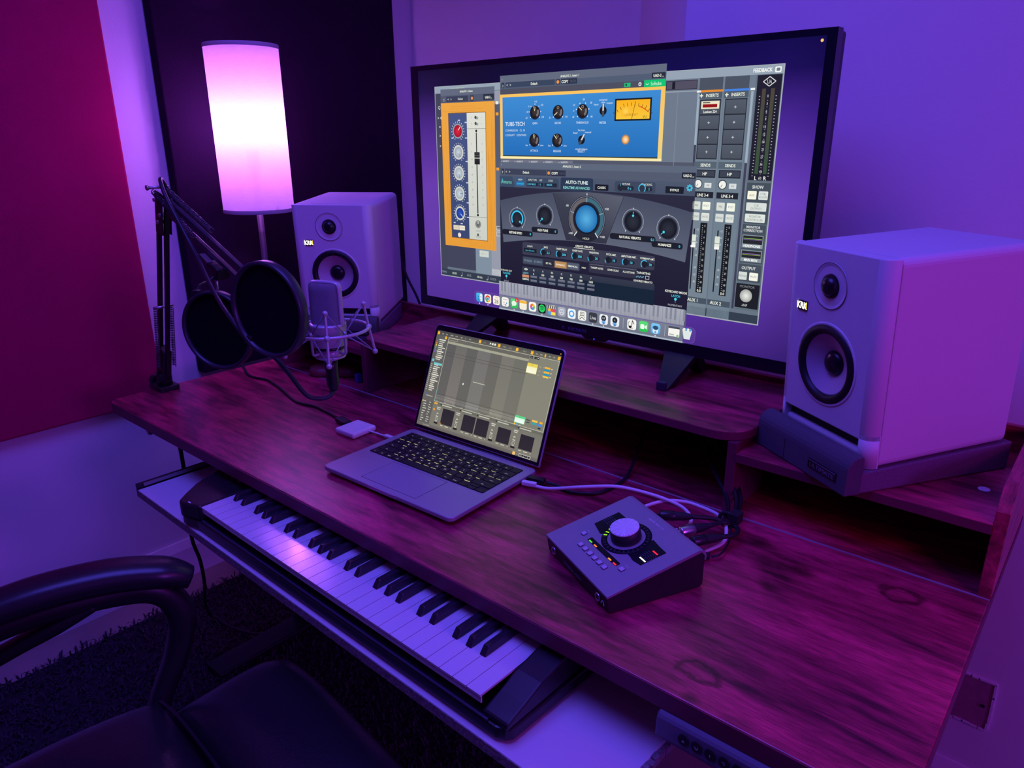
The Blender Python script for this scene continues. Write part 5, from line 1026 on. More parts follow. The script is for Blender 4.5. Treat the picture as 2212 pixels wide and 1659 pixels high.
# ================================================================== speakers on foam pads
def make_speaker(label, loc, yaw, logo_side=-1):
    W, Hh, Dp, dt = 0.190, 0.285, 0.241, -0.046
    r = thing('studio_monitor', label, 'speaker', loc)
    r.rotation_euler = (Matrix.Rotation(yaw, 3, 'Z') @ Matrix.Rotation(-dt, 3, 'X')).to_euler()
    cab = MB().prism(rrect(-W / 2, W / 2, 0.0, Hh, 0.012, 5), 0.0205, Dp, 'Y', smooth=False)
    part('cabinet', cab, KRK_WHITE, r, bevel=0.002)
    # front baffle: rounded at the sides, with an opening slot at the bottom
    prof = []
    rad = 0.018
    for i in range(7):
        a = PI + 0.5 * PI * i / 6; prof.append((-W / 2 + rad + rad * math.cos(a), rad + rad * math.sin(a)))
    for i in range(7):
        a = 1.5 * PI + 0.5 * PI * i / 6; prof.append((W / 2 - rad + rad * math.cos(a), rad + rad * math.sin(a)))
    prof += [(W / 2, 0.0200), (-W / 2, 0.0200)]
    bf = part('front_baffle', MB().prism(prof, 0.040, Hh - 0.0005, 'Z', True), KRK_WHITE, r, bevel=0.004)
    cut(bf, MB().cyl((0, 0.0199, 0.1240), 0.0565, 0.04, 56, axis_m((0, -1, 0))))
    part('port_lip', MB().bx(-W / 2 + rad - .001, W / 2 - rad + .001, 0.0045, 0.0195, 0.0005, 0.024), KRK_WHITE, r, bevel=0.004)
    part('port_slot', MB().bx(-W / 2 + 0.017, W / 2 - 0.017, 0.012, 0.0195, 0.024, 0.0405), RUBBER, r)
    for x, arc in ((-1, prof[0:7] + [(-W / 2 + rad, .0200), (-W / 2, .0200)]), (1, prof[7:14] + [(W / 2, .0200), (W / 2 - rad, .0200)])):
        flat_planes(part('port_cheek', MB().prism(arc, 0.0006, 0.048, 'Z', True), KRK_WHITE, r))
    F = axis_m((0, -1, 0)); tz, wz = 0.2350, 0.1240; tx_ = -0.004
    tw = part('tweeter', MB().lathe([(0.0325, 0.0), (0.0318, 0.0009), (0.0312, 0.0009), (0.030, 0.0004), (0.019, -0.002), (0.0165, -0.0035)], 44, F, (tx_, -0.0002, tz)), KRK_WHITE, r)
    part('rim_gap', MB().lathe([(0.0316, 0.0010), (0.0323, 0.0010)], 44, F, (tx_, -0.0003, tz)), RUBBER, tw)
    part('dome', MB().lathe([(0.0165, 0.0012), (0.0155, 0.0018), (0.0135, 0.0012)] + [(0.0135 * math.cos(a), 0.0012 + 0.0095 * math.sin(a)) for a in [PI / 2 * i / 7 for i in range(8)]], 36, F, (tx_, -0.0004, tz)), mat('dome_black', (0.01, 0.009, 0.013), 0.28), tw)
    part('dome_seat', MB().cyl((tx_, -0.0003, tz), 0.0168, 0.0012, 36, F), RUBBER, tw)
    wf = part('woofer', MB().lathe([(0.0566, 0.0006), (0.0590, 0.0012), (0.0604, 0.0004), (0.0606, -0.001)], 56, F, (0, -0.0002, wz)), KRK_WHITE, r)
    part('surround', MB().lathe([(0.0566, -0.0150), (0.0566, 0.0004), (0.0550, 0.0016), (0.0525, 0.0034), (0.0490, 0.0040), (0.0458, 0.0026), (0.0436, -0.0012), (0.0430, -0.0040)], 56, F, (0, -0.0003, wz)), mat('surround_rubber', (0.006, 0.006, 0.009), 0.5), wf)
    part('cone', MB().lathe([(0.0434, -0.0028), (0.0340, -0.0078), (0.0240, -0.0130), (0.0150, -0.0180)], 56, F, (0, -0.0003, wz)), mat('cone_fibre', (0.50, 0.42, 0.48), 0.5, bump=0.3, bscale=600), wf)
    part('dust_cap', MB().lathe([(0.0178 * math.cos(a), -0.0162 + 0.0100 * math.sin(a)) for a in [PI / 2 * i / 8 for i in range(9)]], 36, F, (0, -0.0003, wz)), MATS['dome_black'], wf)
    bx0 = logo_side * 0.0555
    bd = part('badge', MB().prism(rrect(bx0 - .0096, bx0 + .0096, 0.1905, 0.2045, .0012, 3), -0.0016, 0.0005, 'Y'), BLACK_GLOSS, r)
    vs, fs = glyph_meshes([('KRK', 0.03)])[0]; xm = (min(a for a, _ in vs) + max(a for a, _ in vs)) / 2
    part('lit_letters', MB().add([((a - xm) * .0080 + bx0 - .0006, -.0018, b * .0098 + .1932) for a, b in vs], fs), glow('badge_white', (255, 250, 235), 2.2), bd)
    part('lit_bar', MB().bx(bx0 + .0074, bx0 + .0088, -.0019, -.0016, .1932, .2030), glow('badge_yellow', (255, 205, 30), 1.6), bd)
    return r
def make_pad(label, loc, yaw, back, cut, back_l):
    r = thing('foam_pad', label, 'foam pad', loc, yaw, group=None)
    pl = [(-0.096, -0.008), (0.097, -0.008), (0.097, back), (cut, back), (-0.096, back_l)]; n = len(pl); wd = MB()
    wd.add([(x, y, 0.0) for x, y in pl] + [(x, y, 0.0304 + 0.046 * y) for x, y in pl], [tuple(range(n))[::-1], tuple(range(n, 2 * n))] + [(i, (i + 1) % n, (i + 1) % n + n, i + n) for i in range(n)])
    part('wedge', wd, FOAM, r, bevel=0.002)
    bar = [(-0.033, 0.0)] + [(-0.033 + 0.000 + 0.020 * (1 - math.cos(PI / 2 * i / 6)) , 0.036 + 0.020 * math.sin(PI / 2 * i / 6)) for i in range(7)] + [(-0.0085, 0.056), (-0.0065, 0.052), (-0.0065, 0.0)]
    part('front_bar', MB().prism(bar, -0.097, 0.099, 'X', False), FOAM_SMOOTH, r, bevel=0.002)
    b = part('badge', MB().box((0.053, -0.0335, 0.0205), (0.056, 0.002, 0.0125)), BLACK_GLOSS, r)
    vs, fs = glyph_meshes([('ULTIMATE', 0.0)])[0]; xm = (min(a for a, _ in vs) + max(a for a, _ in vs)) / 2
    part('badge_letters', MB().add([((a - xm) * .0062 * 1.25 + 0.053, -0.0347, b * .0062 + .0165) for a, b in vs], fs), mat('silver_print', (0.32, 0.30, 0.42), 0.3, metal=0.4), b)
    part('badge_line', MB().bx(0.026, 0.080, -0.0348, -0.0344, 0.0248, 0.0256), MATS['silver_print'], b)
    part('fold_line', MB().bx(-0.030, -0.0292, -0.0334, -0.0328, 0.002, 0.034), RUBBER, r)
    return r
LQ, RQ = ((-0.2737, 0.4514), 0.593), ((0.8658, 0.4457), -0.5626)
make_speaker('white two-way studio monitor behind the microphone, left of the television', (*LQ[0], 0.1355), LQ[1])
make_speaker('white two-way studio monitor on a pad badged ULTIMATE, right of the television', (*RQ[0], 0.1355), RQ[1])
make_pad('charcoal foam isolation pad under the monitor behind the microphone', (*LQ[0], 0.1045), LQ[1], 0.212, 0.08, 0.235)
make_pad('charcoal foam isolation pad with the readable badge, right of the television', (*RQ[0], 0.1045), RQ[1], 0.255, 0.0, 0.21)
# ================================================================== floor lamps
def shade_mat():
    m, n, l, p = nodes_of('lamp_shade_linen')
    out = [x for x in n if x.type == 'OUTPUT_MATERIAL'][0]; n.remove(p)
    tc = n.new('ShaderNodeTexCoord'); mp = n.new('ShaderNodeMapping'); mp.inputs['Scale'].default_value = (60, 60, 700); l.new(tc.outputs['Object'], mp.inputs['Vector'])
    ns = n.new('ShaderNodeTexNoise'); ns.inputs['Scale'].default_value = 1.0; ns.inputs['Detail'].default_value = 4; l.new(mp.outputs['Vector'], ns.inputs['Vector'])
    cr = n.new('ShaderNodeValToRGB'); cr.color_ramp.elements[0].color = (.55, .52, .55, 1); cr.color_ramp.elements[1].color = (.85, .80, .85, 1); l.new(ns.outputs['Fac'], cr.inputs['Fac'])
    tr = n.new('ShaderNodeBsdfTranslucent'); df = n.new('ShaderNodeBsdfDiffuse'); tp = n.new('ShaderNodeBsdfTransparent')
    l.new(cr.outputs[0], tr.inputs['Color']); df.inputs['Color'].default_value = (.8, .78, .8, 1)
    m1 = n.new('ShaderNodeMixShader'); m1.inputs[0].default_value = .45; l.new(tr.outputs[0], m1.inputs[1]); l.new(df.outputs[0], m1.inputs[2])
    m2 = n.new('ShaderNodeMixShader'); m2.inputs[0].default_value = .15; l.new(m1.outputs[0], m2.inputs[1]); l.new(tp.outputs[0], m2.inputs[2])
    l.new(m2.outputs[0], out.inputs['Surface']); return m
SHADE = shade_mat()
def floor_lamp(label, x, y, power):
    z0, z1, r = 0.374, 0.793, 0.0925
    t = thing('floor_lamp', label, 'lamp', (x, y, -H)); B = H
    part('base', MB().lathe([(0.0001, 0.0), (0.12, 0.0), (0.12, 0.008), (0.112, 0.014), (0.02, 0.018), (0.011, 0.03)], 40), BLACK_METAL, t)
    part('pole', MB().cyl((0, 0, 0.02), 0.0085, B + z0 + 0.10, 16), mat('pole_metal', (0.05, 0.03, 0.06), 0.5), t)
    sh = part('shade', MB().lathe([(r, B + z0 + 0.004), (r, B + z0 + 0.11), (r, B + z0 + 0.21), (r, B + z0 + 0.31), (r, B + z1 - 0.004)], 64), SHADE, t, label='tall drum shade of pale linen, lit from inside')
    for zz in (z0, z1 - 0.010): part('shade_rim', MB().lathe([(r + .0006, B + zz), (r + .0012, B + zz + .001), (r + .0012, B + zz + .009), (r + .0006, B + zz + .010)], 64), mat('shade_trim', (0.5, 0.46, 0.52), 0.8), sh)
    part('shade_ring', MB().tube([((r - .002) * math.cos(2 * PI * i / 40), (r - .002) * math.sin(2 * PI * i / 40), B + z1 - .004) for i in range(40)], .0016, 6, False, closed=True), BLACK_METAL, t)
    for a in range(3):
        c, s = math.cos(a * 2.094), math.sin(a * 2.094); part('spider_arm', MB().tube([(0.008 * c, 0.008 * s, B + z0 + .10), ((r - .002) * c, (r - .002) * s, B + z0 + .02)], .0015, 6, False), BLACK_METAL, t)
    part('socket', MB().cyl((0, 0, B + z0 + 0.115), 0.016, 0.045, 16), BLACK_PLASTIC, t)
    d = bpy.data.lights.new('bulb', 'POINT'); d.energy = power; d.color = LAMP_COLOR; d.shadow_soft_size = 0.022
    o = bpy.data.objects.new('bulb', d); COL.objects.link(o); o.parent = t; o.location = (0, 0, B + 0.600)
    return t
floor_lamp('floor lamp with a tall glowing pink-violet drum shade beside the black panel', -0.695, 0.520, LAMP_POWER)

# ================================================================== microphone boom arm
YA = 0.124
arm = thing('boom_arm', 'black spring-loaded microphone boom arm clamped to the left desk edge', 'boom arm', (-0.533, YA, 0.0))
def A(pts): return rel(pts, (-0.533, YA, 0.0))
def bar(mb, p, q, w, h):
    p, q = Vector(p), Vector(q); d = q - p; M = axis_m(d, (0, 1, 0)); mb.box((p + q) / 2, (w, h, d.length), m=M); return mb
part('clamp', MB().box((-0.006, 0.0, 0.006), (0.060, 0.046, 0.012)).box((-0.031, 0, -0.02), (0.010, 0.04, 0.06)).box((-0.008, 0, -0.046), (0.05, 0.036, 0.008)), BLACK_METAL, arm, bevel=0.002)
part('clamp_screw', MB().cyl((-0.004, 0, -0.075), 0.006, 0.03, 12).cyl((-0.004, 0, -0.085), 0.014, 0.012, 18), BLACK_PLASTIC, arm)
part('knob', MB().cyl((-0.036, -0.004, 0.014), 0.013, 0.012, 14, axis_m((-1, 0, .1))), BLACK_PLASTIC, arm, bevel=.001)
part('swivel_socket', MB().cyl((0, 0, 0.012), 0.017, 0.03, 20).cyl((0, 0, .042), .012, .012, 16), BLACK_METAL, arm)
b0, b1 = (0.008, 0, 0.045), (0.128, 0, 0.425)
for s in (-1, 1):
    o = Vector((0.0155 * s, 0, -0.0048 * s)); part('lower_bar', bar(MB(), Vector(b0) + o, Vector(b1) + o, 0.009, 0.0090), BLACK_METAL, arm, bevel=.001)
part('lower_bracket', bar(MB(), (0.000, 0, 0.030), (0.026, 0, 0.105), 0.020, 0.036), BLACK_METAL, arm, bevel=.003)
part('elbow_plate', bar(MB(), (0.118, -.009, 0.375), (0.140, -.009, 0.462), 0.003, 0.030), BLACK_METAL, arm, bevel=.003)
part('elbow_plate', bar(MB(), (0.118, .009, 0.375), (0.140, .009, 0.462), 0.003, 0.030), BLACK_METAL, arm, bevel=.003)
for x, z in ((0.121, 0.40), (0.136, 0.415), (0.122, 0.445), (0.140, 0.448)): part('bolt', MB().cyl((x, -0.0135, z), 0.004, 0.027, 10, axis_m((0, 1, 0))), STEEL, arm)
part('pin', MB().cyl((0.122, -0.022, 0.470), 0.003, 0.044, 10, axis_m((0, 1, 0))).cyl((0.122, -0.024, 0.470), .0055, .004, 10, axis_m((0, 1, 0))), STEEL, arm)
def coil(p, q, r, turns):
    p, q = Vector(p), Vector(q); M = axis_m(q - p); L_ = (q - p).length; n = turns * 9
    return MB().tube([p + M @ Vector((r * math.cos(2 * PI * i / 9), r * math.sin(2 * PI * i / 9), L_ * i / n)) for i in range(n + 1)], .0011, 5, False)
SPR = mat('spring_steel', (0.10, 0.09, 0.11), 0.4, metal=0.4)
part('spring', coil((0.052, -0.016, 0.205), (0.018, -0.016, 0.060), .0038, 34), SPR, arm)
part('spring', coil((0.062, 0.016, 0.205), (0.028, 0.016, 0.060), .0038, 34), SPR, arm)
part('pin', MB().cyl((0.057, -0.022, 0.208), 0.003, 0.044, 10, axis_m((0, 1, 0))), STEEL, arm)
u0, u1 = Vector((0.148, 0, 0.440)), Vector((0.560, 0, 0.262))
dn = Vector((-0.397, 0, -0.918)) * 0.0 + Vector((0, 0, -1))
for k, off in ((0, 0.012), (1, -0.020)):
    o = Vector((0.004 * (1 if k else -1), 0, off)); part('upper_bar', bar(MB(), u0 + o, u1 + o * (1 if k else .9), 0.009, 0.009), mat('arm_sheen', (0.06, 0.055, 0.07), 0.3, metal=0.3), arm, bevel=.001)
part('spring', coil((0.128, 0.012, 0.468), (0.30, 0.012, 0.392), .0052, 34), SPR, arm)
part('spring', coil((0.126, -0.012, 0.462), (0.27, -0.012, 0.382), .0052, 30), SPR, arm)
part('wrist', MB().box((0.575, 0, 0.252), (0.036, 0.022, 0.040)).cyl((0.583, 0, 0.215), .006, .03, 10), BLACK_METAL, arm, bevel=.002)
cl = part('accessory_clamp', MB().box((0.338, -0.002, 0.318), (0.030, 0.024, 0.026), m=axis_m((-.4, 0, -.9), (0, 1, 0))).box((0.322, -0.006, 0.330), (0.020, 0.020, 0.012), m=axis_m((-.4, 0, -.9), (0, 1, 0))), BLACK_PLASTIC, arm, bevel=.003)
part('clamp_stem', MB().cyl((0.326, -0.006, 0.262), 0.0028, 0.055, 10), STEEL, cl)
part('wing_nut', MB().lathe([(0.003, 0), (0.008, 0.002), (0.006, 0.007), (0.003, 0.010)], 16, None, (0.326, -0.006, 0.252)).box((.326, -.006, .256), (.022, .003, .006)), STEEL, cl)
part('clamp_plate', bar(MB(), (0.296, -.012, .350), (0.322, -.012, .336), .012, .002), STEEL, cl)

# ================================================================== microphone in its shock mount
MX, MY = 0.152, 0.118
mic = thing('microphone', 'satin nickel large-diaphragm condenser microphone in front of the monitor', 'microphone', (MX, MY, 0.210), 0.36)
GR = mat('grille_mesh', (0.27, 0.25, 0.29), 0.55, metal=0.4, bump=1.0, bscale=1600)
def lozenge(w, d, n=28, e=2.6):
    return [(math.copysign(abs(math.cos(a)) ** (2 / e), math.cos(a)) * w, math.copysign(abs(math.sin(a)) ** (2 / e), math.sin(a)) * d) for a in [2 * PI * i / n for i in range(n)]]
head = MB(); rings = [(0.0, 1.0), (0.058, 0.97), (0.064, 0.955), (0.068, 0.90), (0.070, 0.80)]
n = 28; vs = []
for z, k in rings:
    for a, b in lozenge(0.0275 * k, 0.0195 * (k if k > .9 else k * .9)): vs.append((a, b, 0.058 + z))
fs = [(i * n + j, i * n + (j + 1) % n, (i + 1) * n + (j + 1) % n, (i + 1) * n + j) for i in range(len(rings) - 1) for j in range(n)] + [tuple((len(rings) - 1) * n + j for j in range(n))]
part('grille', head.add(vs, fs, True), GR, mic)
rim = MB().tube([(-0.0282, 0, 0.056), (-0.0280, 0, 0.112), (-0.0265, 0, 0.1245), (-0.020, 0, 0.1288), (0, 0, 0.1296), (0.020, 0, 0.1288), (0.0265, 0, 0.1245), (0.0280, 0, 0.112), (0.0282, 0, 0.056)], 0.0030, 10, True, 5)
rim.v = [(a, b * 1.9, c) for a, b, c in rim.v]; part('grille_frame', rim, MIC_NICKEL, mic)
part('body', MB().lathe([(0.0001, 0.0225), (0.0285, 0.0225), (0.0300, 0.024), (0.0302, 0.056), (0.0306, 0.0575), (0.0306, 0.0595), (0.0285, 0.0605), (0.0001, 0.0605)], 44), MIC_NICKEL, mic)
part('black_band', MB().lathe([(0.0262, 0.0175), (0.0282, 0.0180), (0.0282, 0.0222), (0.0262, 0.0224)], 40), BLACK_GLOSS, mic)
part('emblem', MB().cyl((0.0, -0.0300, 0.045), 0.003, 0.0006, 12, axis_m((0, -1, 0))), mat('emblem_grey', (0.2, 0.18, 0.24), 0.4), mic)
part('base', MB().lathe([(0.0001, 0.004), (0.0225, 0.004), (0.0236, 0.006), (0.0245, 0.0172), (0.0001, 0.0176)], 40), MIC_NICKEL, mic)
part('collar', MB().lathe([(0.0001, -0.004), (0.0125, -0.004), (0.0130, 0.004), (0.0001, 0.004)], 28), MIC_NICKEL, mic)
sm = thing('shock_mount', 'wire-frame elastic shock mount cradling the condenser microphone', 'shock mount', (MX, MY, 0.210), 0.12)
part('ring', MB().tube([(0.067 * math.cos(2 * PI * i / 24), 0.067 * math.sin(2 * PI * i / 24), 0.050) for i in range(24)], 0.0028, 10, True, 3, closed=True), MIC_NICKEL, sm)
EL = mat('elastic_cord', (0.30, 0.27, 0.33), 0.7)
for q in range(4):
    a = -0.78 + q * PI / 2; c, s = math.cos(a), math.sin(a)
    st = part('strut', MB().tube([(0.061 * c, 0.061 * s, 0.090), (0.067 * c, 0.067 * s, 0.050), (0.075 * c, 0.075 * s, 0.006)], 0.0024, 8).ball((0.061 * c, 0.061 * s, 0.090), .0045).ball((0.067 * c, 0.067 * s, 0.050), .0052).ball((0.075 * c, 0.075 * s, 0.006), .0048), MIC_NICKEL, sm)
    for d in (-1, 1):
        e = a + d * PI / 4; ce, se = math.cos(e), math.sin(e)
        part('elastic_cord', MB().tube([(0.061 * c, 0.061 * s, 0.090), (0.038 * ce, 0.038 * se, 0.046)], .0011, 6, False), EL, st)
        part('elastic_cord', MB().tube([(0.075 * c, 0.075 * s, 0.006), (0.038 * ce, 0.038 * se, 0.044)], .0011, 6, False), EL, st)
for q in range(4):
    a = -0.78 + PI / 4 + q * PI / 2; c, s = math.cos(a), math.sin(a)
    part('cradle_hook', MB().tube([(0.038 * c, 0.038 * s, 0.047), (0.038 * c, 0.038 * s, 0.020), (0.036 * c, 0.036 * s, 0.012), (0.024 * c, 0.024 * s, 0.0115)], .0023, 8, True, 5).ball((0.038 * c, 0.038 * s, 0.047), .0036), MIC_NICKEL, sm)
part('cradle_ring', MB().lathe([(0.0252, 0.001), (0.0262, 0.002), (0.0262, 0.0042), (0.0252, 0.005)], 36), MIC_NICKEL, sm)
part('stand_bracket', MB().tube([(-0.064, 0.004, 0.050), (-0.078, 0.004, 0.046)], .006, 10, False), MIC_NICKEL, sm)
mc = thing('microphone_cable', 'black microphone cable hanging below the microphone and up the boom arm', 'cable', (MX, MY, 0.150))
part('connector', MB().lathe([(0.0001, 0.0), (0.0066, 0.0), (0.0098, 0.010), (0.0113, 0.022), (0.0104, 0.034), (0.0108, 0.042), (0.0108, 0.0556), (0.0001, 0.0556)], 24), BLACK_PLASTIC, mc)
part('latch', MB().box((-0.0085, -0.006, 0.049), (0.004, 0.005, 0.011), 0.6), STEEL, mc)
mcp = [(MX, MY, 0.1505), (0.154, 0.106, 0.1425), (0.148, 0.089, 0.142), (0.139, 0.070, 0.153), (0.113, 0.057, 0.190), (0.085, 0.050, 0.214), (0.047, 0.038, 0.227), (-0.012, 0.035, 0.267), (-0.098, 0.058, 0.292), (-0.229, 0.098, 0.342), (-0.292, 0.104, 0.400), (-0.336, 0.104, 0.452), (-0.364, 0.110, 0.482), (-0.388, 0.124, 0.486), (-0.402, 0.140, 0.458), (-0.41, 0.144, 0.40)]
part('cord', MB().tube(rel(mcp, (MX, MY, .150)), 0.0040, 12), mat('blue_black_cable', (0.018, 0.018, 0.030), 0.45), mc)

# ================================================================== pop filters
def screen_cloth():
    m = mat('nylon_mesh', (0.006, 0.006, 0.010), 0.9, spec=0.1, bump=0.4, bscale=2500); return m
def pop_filter(label, c, yaw, tilt, r, neck):
    t = thing('pop_filter', label, 'pop filter', c); M = (Matrix.Rotation(yaw, 3, 'Z') @ Matrix.Rotation(tilt, 3, 'X'))
    F = M @ axis_m((0, -1, 0))
    part('hoop', MB().lathe([(r - .0045, -.008), (r - .0005, -.0095), (r + .0015, -.007), (r + .0015, .007), (r - .0005, .0095), (r - .0045, .008), (r - .0055, 0), (r - .0045, -.008)], 64, F), mat('hoop_plastic', (0.03, 0.03, 0.04), 0.35), t)
    for d in (-.002, .002): part('mesh_screen', MB().lathe([(0.0001, d), (r - .003, d)], 48, F), screen_cloth(), t)
    for w in range(2): pass
    part('gooseneck', MB().tube(rel(neck, c), 0.0032, 10), BLACK_METAL, t)
    e = Vector(neck[0]) - Vector(c); part('hoop_bracket', MB().box(e, (0.016, 0.014, 0.012), yaw), BLACK_PLASTIC, t, bevel=.002)
    return t
pop_filter('round black mesh pop filter standing directly before the microphone', (0.128, 0.026, 0.306), 0.20, 0.0, 0.0765, [(0.078, 0.016, 0.252), (0.052, 0.025, 0.240), (0.030, 0.055, 0.236), (0.012, 0.095, 0.250), (0.008, 0.118, 0.268)])
pop_filter('round black mesh pop filter hanging from the boom arm clamp', (-0.132, 0.070, 0.221), 0.42, 0.0, 0.0745, [(-0.165, 0.055, 0.290), (-0.180, 0.070, 0.300), (-0.195, 0.096, 0.303), (-0.198, 0.114, 0.312)])
# ================================================================== things behind and below
single('speaker_cable', MB().tube([(-0.40, 0.742, 0.28), (-0.384, 0.748, 0.245), (-0.361, 0.750, 0.196), (-0.322, 0.752, 0.136), (-0.30, 0.755, 0.06), (-0.29, 0.758, -0.10), (-0.29, 0.76, -0.40)], 0.0035, 10), CABLE_B, 'black speaker cable hanging down the wall beside the television', 'cable')
single('power_cable', MB().tube([(-0.281, 0.025, -0.026), (-0.284, 0.028, -0.05), (-0.300, 0.035, -0.12), (-0.345, 0.05, -0.23), (-0.376, 0.06, -0.32), (-0.399, 0.08, -0.395), (-0.442, 0.10, -0.488), (-0.527, 0.13, -0.598), (-0.580, 0.160, -0.680), (-0.575, 0.175, -0.696), (-0.504, 0.18, -0.696), (-0.421, 0.212, -0.696), (-0.40, 0.27, -0.696), (-0.33, 0.36, -0.696), (-0.2, 0.42, -0.696)], 0.0042, 10), CABLE_B, 'black power cable dropping from under the desk to the rug', 'cable')
hp_ = thing('headphones', 'dark headphones with dull red ear cups lying under the shelf', 'headphones', (-0.285, 0.452, 0.0))
RC = mat('dull_red_cup', (0.16, 0.035, 0.04), 0.5)
for x, y, a in ((-0.052, -0.022, 0.5), (0.006, 0.02, 0.5)):
    part('ear_cup', MB().lathe([(0.0001, 0.0), (0.026, 0.0), (0.032, 0.006), (0.030, 0.018), (0.020, 0.024), (0.0001, 0.025)], 28, None, (x, y, 0.0005)), RC, hp_)
part('headband', MB().tube([(-0.052, -0.012, 0.024), (-0.03, 0.02, 0.036), (0.03, 0.03, 0.040), (0.085, 0.012, 0.034), (0.10, 0.0, 0.018)], 0.008, 10), RUBBER, hp_)
part('blue_tip', MB().box((0.070, -0.004, 0.012), (0.014, 0.014, 0.022)), mat('blue_plastic', (0.04, 0.06, 0.35), 0.4), hp_, bevel=.002)

# shag rug: one woven base and its pile
RUG = mat('dark_shag', (0.03, 0.022, 0.03), 0.9, spec=0.15, vary=0.5, vscale=30)
RUGT = mat('dark_shag_pile', (0.045, 0.03, 0.045), 0.65, spec=0.3, vary=0.55, vscale=45)
rug = thing('shag_rug', 'dark long-pile shag rug on the floor under the desk', 'rug', (0.05, -0.05, -H))
RX0, RX1, RY0, RY1 = -0.790, 1.0, -1.1, 0.52
part('backing', MB().bx(RX0, RX1, RY0, RY1, 0.0005, 0.010), RUG, rug)
pv, pf = [], []; rr = random.Random(21)
for i in range(26000):
    x, y = rr.uniform(RX0 - .008, 0.75), rr.uniform(-0.80, RY1 + .01)
    hgt = rr.uniform(.010, .022); a = rr.uniform(0, 2 * PI); le = rr.uniform(.008, .024); w = rr.uniform(.0012, .0026)
    dx, dy = math.cos(a), math.sin(a); px, py = -dy * w, dx * w; o = len(pv)
    pv += [(x - px, y - py, .008), (x + px, y + py, .008), (x + dx * le * .5 + px, y + dy * le * .5 + py, .008 + hgt * .8), (x + dx * le * .5 - px, y + dy * le * .5 - py, .008 + hgt * .8), (x + dx * le, y + dy * le, .008 + hgt * rr.uniform(.45, .9))]
    pf += [(o, o + 1, o + 2, o + 3), (o + 3, o + 2, o + 4)]
part('pile', MB().add(pv, pf), RUGT, rug)['kind'] = 'stuff'

# ================================================================== leather armchair drawn up to the desk
chair = thing('office_chair', 'black leather office armchair with curved padded arms', 'chair', (0.31, -0.46, -H), -0.10)
def Cc(pts):           # desk-frame -> chair local
    M = Matrix.Rotation(0.10, 3, 'Z'); return [tuple(M @ Vector((a - 0.31, b + 0.46, c + H))) for a, b, c in pts]
def loft(sections, caps=True):
    n = len(sections[0]); mb = MB(); vs = [v for s in sections for v in s]; k = len(sections)
    fs = [(i * n + j, i * n + (j + 1) % n, (i + 1) * n + (j + 1) % n, (i + 1) * n + j) for i in range(k - 1) for j in range(n)]
    mb.add(vs, fs, True)
    if caps: mb.f += [tuple(range(n))[::-1], tuple(range((k - 1) * n, k * n))]; mb.sm += [False, False]
    return mb
def sweep(path, ws, hs, n=14, sub=7, e=2.6):
    """flattened tube: width ws sideways (horizontal), height hs in the bend plane"""
    P = catmull([Vector(p) for p in path], sub); m = len(P); secs = []
    def interp(a, t):
        f = t * (len(a) - 1); i = min(int(f), len(a) - 2); return a[i] + (a[i + 1] - a[i]) * (f - i)
    T0 = Vector((path[-1][0] - path[0][0], path[-1][1] - path[0][1], 0)); side = Vector((T0.y, -T0.x, 0)).normalized()
    for i in range(m):
        T = (P[min(i + 1, m - 1)] - P[max(i - 1, 0)]).normalized(); s = (side - T * side.dot(T)).normalized(); u = s.cross(T); t = i / (m - 1)
        w, h = interp(ws, t), interp(hs, t)
        secs.append([P[i] + s * (math.copysign(abs(math.cos(a)) ** (2 / e), math.cos(a)) * w) + u * (math.copysign(abs(math.sin(a)) ** (2 / e), math.sin(a)) * h) for a in [2 * PI * j / n for j in range(n)]])
    return loft(secs)
ARM_LEATHER = mat('arm_black_vinyl', (0.016, 0.014, 0.02), 0.32, bump=0.08, bscale=120)
lpad = Cc([(-0.02, -0.56, -0.115), (0.005, -0.46, -0.082), (0.035, -0.36, -0.066), (0.070, -0.265, -0.066), (0.105, -0.195, -0.078), (0.122, -0.162, -0.096)])
lfrm = Cc([(-0.06, -0.62, -0.20), (-0.02, -0.50, -0.135), (0.03, -0.37, -0.100), (0.070, -0.265, -0.098), (0.098, -0.205, -0.110), (0.108, -0.180, -0.160), (0.104, -0.196, -0.230), (0.100, -0.232, -0.300), (0.110, -0.26, -0.36)])
llow = Cc([(0.066, -0.285, -0.104), (0.045, -0.335, -0.125), (0.015, -0.39, -0.150), (-0.02, -0.45, -0.185), (-0.04, -0.52, -0.25), (-0.035, -0.56, -0.33)])
def arm_set(mirror):
    def mm(pts): return pts if not mirror else [(0.505 - a + .02, b, c) for a, b, c in pts]
    part('arm_pad', sweep(mm(lpad), [.022, .030, .033, .033, .031, .020], [.014, .020, .022, .022, .021, .016]), ARM_LEATHER, chair)
    part('arm_frame', sweep(mm(lfrm), [.020, .020, .020, .020, .020, .020, .019, .018, .018], [.016, .018, .018, .018, .020, .022, .019, .017, .016]), mat('arm_black_plastic', (0.012, 0.011, 0.014), 0.42), chair)
    part('arm_brace', sweep(mm(llow), [.016] * 6, [.008, .012, .012, .014, .014, .014]), MATS['arm_black_plastic'], chair)
arm_set(False)
